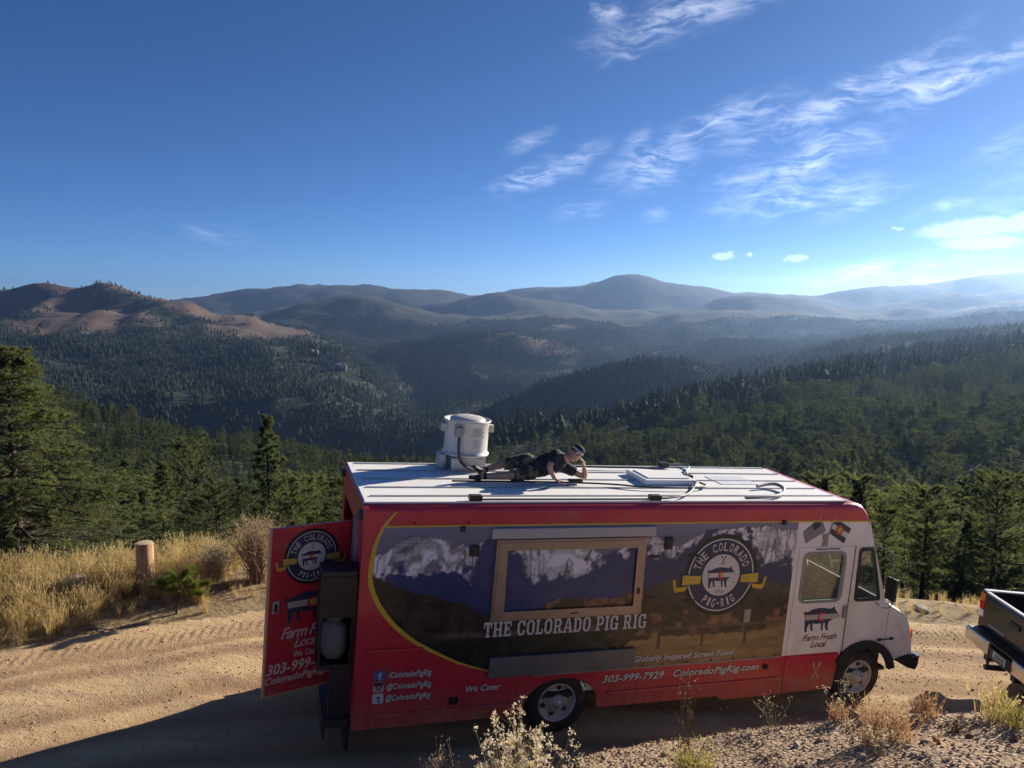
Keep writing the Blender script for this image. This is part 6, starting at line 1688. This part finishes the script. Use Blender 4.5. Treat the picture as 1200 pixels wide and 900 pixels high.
def verge(n, x0, x1, e0, e1, dens):
    x = rs.uniform(x0, x1, n); e = rs.uniform(e0, e1, n); y = np.interp(x, FAR_E[:, 0], FAR_E[:, 1]) + e
    d_ = dens * (.75 + .9 * fbm(x * .55, y * .55, 3, 131)) * sstep(e0, e0 + .5, e + .25 * fbm(x * 1.5, y * 1.5, 2, 133))
    k = rs.uniform(0, 1, n) < d_
    return x[k], y[k]


xs, ys = zip(verge(2700, -15, -5.0, .05, 3.4, .9), verge(900, -5.0, -2.0, .3, 4.5, .5), verge(2200, -2, 16, .25, 4.0, .6)); x = np.concatenate(xs); y = np.concatenate(ys)
dp = np.hypot(x + 5.43, y - 11.9); ok = (dp > .33); x, y = x[ok], y[ok]
hs_s = .72 * rs.uniform(.6, 1.1, len(x)) * (.8 + .25 * fbm(x * .7, y * .7, 2, 135)) * np.where((x > -5.0), .62, 1.0)
scatter('dry_grass', np.stack([x, y, land(x, y)], 1), rs.uniform(0, 6.28, len(x)), hs_s, np.where(rs.uniform(0, 1, len(x)) < .9, rs.integers(0, 7, len(x)), 7), TUFTS, 'tall dry straw-coloured grass along the far side of the road', tilt=rs.normal(0, .08, (len(x), 2)))

# ------------------------------------------------------------------ single plants on the near bank
M_FLUFF = leaf_mat('seed_fluff', [(0.62, 0.52, 0.34), (0.80, 0.74, 0.60)], .35, 6.0, tcol=(1.1, 1.05, .9)); M_STEMY = leaf_mat('yellow_stem', [(0.34, 0.27, 0.11), (0.46, 0.38, 0.18)], .2, 3.0); M_STEMB = leaf_mat('brown_stem', [(0.17, 0.11, 0.07), (0.27, 0.18, 0.11)], .15, 3.0)


def bpoint(u, v, d):
    q = pix_dir(u, v); return q.x / q.y * d


def puffs(tp, r_, per, seed):
    rs = np.random.default_rng(seed); pts = np.repeat(np.array([p_[:] for p_ in tp]), per, 0); pts = pts + rs.normal(0, r_ * .8, pts.shape)
    q = unit(rs.normal(size=(len(pts), 3)))
    return blades(pts, q, r_ * 1.3, r_ * 1.0, rs)


def weed(name, label, u, d, wd, h, n, stem_m, seed, fluff=None, pr=.010, per=9, th=.0035, lean=0.0):
    x = bpoint(u, 860, d); r, tp = twig_shrub(name, label, 'plant', x, d, wd, h, n, [stem_m], seed, lean, th=th)
    if fluff:
        v, f = puffs(tp, pr, per, seed + 1); link('seed_heads', mesh_np('seed_heads', v, f), r, fluff)
    return r


weed('seeding_wildflower', 'large dried wildflower clump with pale fluffy seed heads in front of the rear wheel', 612, 4.35, .82, 1.10, 92, M_STEMY, 501, M_FLUFF, .013, 12, .0045)
weed('seeding_wildflower', 'thin dried wildflower stems with few pale heads, just right of the large clump', 672, 4.5, .20, .92, 9, M_STEMY, 503, M_FLUFF, .010, 8)
weed('dry_weed', 'short reddish dried weed beside the large fluffy clump, towards the open door', 512, 4.3, .34, .85, 26, M_STEMB, 505, M_FLUFF, .005, 3)
weed('dry_stalks', 'tall thin dark seed stalks on the shaded gravel below the phone number', 802, 6.3, .26, .92, 9, M_STEMB, 507, M_STEMB, .009, 6, .0045)
weed('dry_stalks', 'sparse pale dry stalks in front of the truck front wheel', 985, 7.2, .5, .50, 9, M_TWIGG, 509, M_FLUFF, .012, 4, .0025)
weed('dry_stalks', 'sparse dry stalks on the bank in front of the mural fence', 905, 7.3, .45, .48, 7, M_TWIGG, 510, M_FLUFF, .008, 3, .0025)
weed('sage_weed', 'grey stemmed weed with whitish spikes in front of the rusty grass tuft', 1030, 5.75, .26, .30, 16, M_TWIGG, 511, M_FLUFF, .010, 5)
weed('dry_weed', 'low grey scrubby weed on the gravel near the picture edge', 1120, 6.25, .3, .16, 30, M_STEMB, 513)


def tuft(name, label, u, d, h, n, spread, mt_, seed, droop=.6):
    x = bpoint(u, 860, d); o = link(name, tuft_mesh(seed, n, h, spread, .0032, droop, .3), None, mt_); o.location = (x, d, land1(x, d)); tag(o, label, 'grass tuft')


tuft('grass_tuft', 'yellow-green grass tuft at the foot of the tall dark stalks', 815, 5.85, .30, 220, .34, M_YGRN, 601)
tuft('grass_tuft', 'big rusty dry grass tuft in the middle of the gravel bank', 1036, 6.15, .36, 260, .42, M_RUST, 602, .7)
tuft('grass_tuft', 'small rusty grass tuft on the bank crest beside the big rusty one', 1082, 6.7, .22, 120, .24, M_RUST, 603, .6)
tuft('grass_tuft', 'little red grass tuft on the bank crest under the front wheel', 980, 6.95, .18, 60, .14, M_RUST, 604, .7)
tuft('grass_tuft', 'tall green and straw grass tuft at the picture edge below the pickup', 1186, 6.2, .27, 150, .34, M_YGRN, 605, .5)
tuft('grass_tuft', 'straw grass tuft behind the green one at the picture edge', 1165, 6.55, .28, 120, .26, M_STRAW, 606, .5)
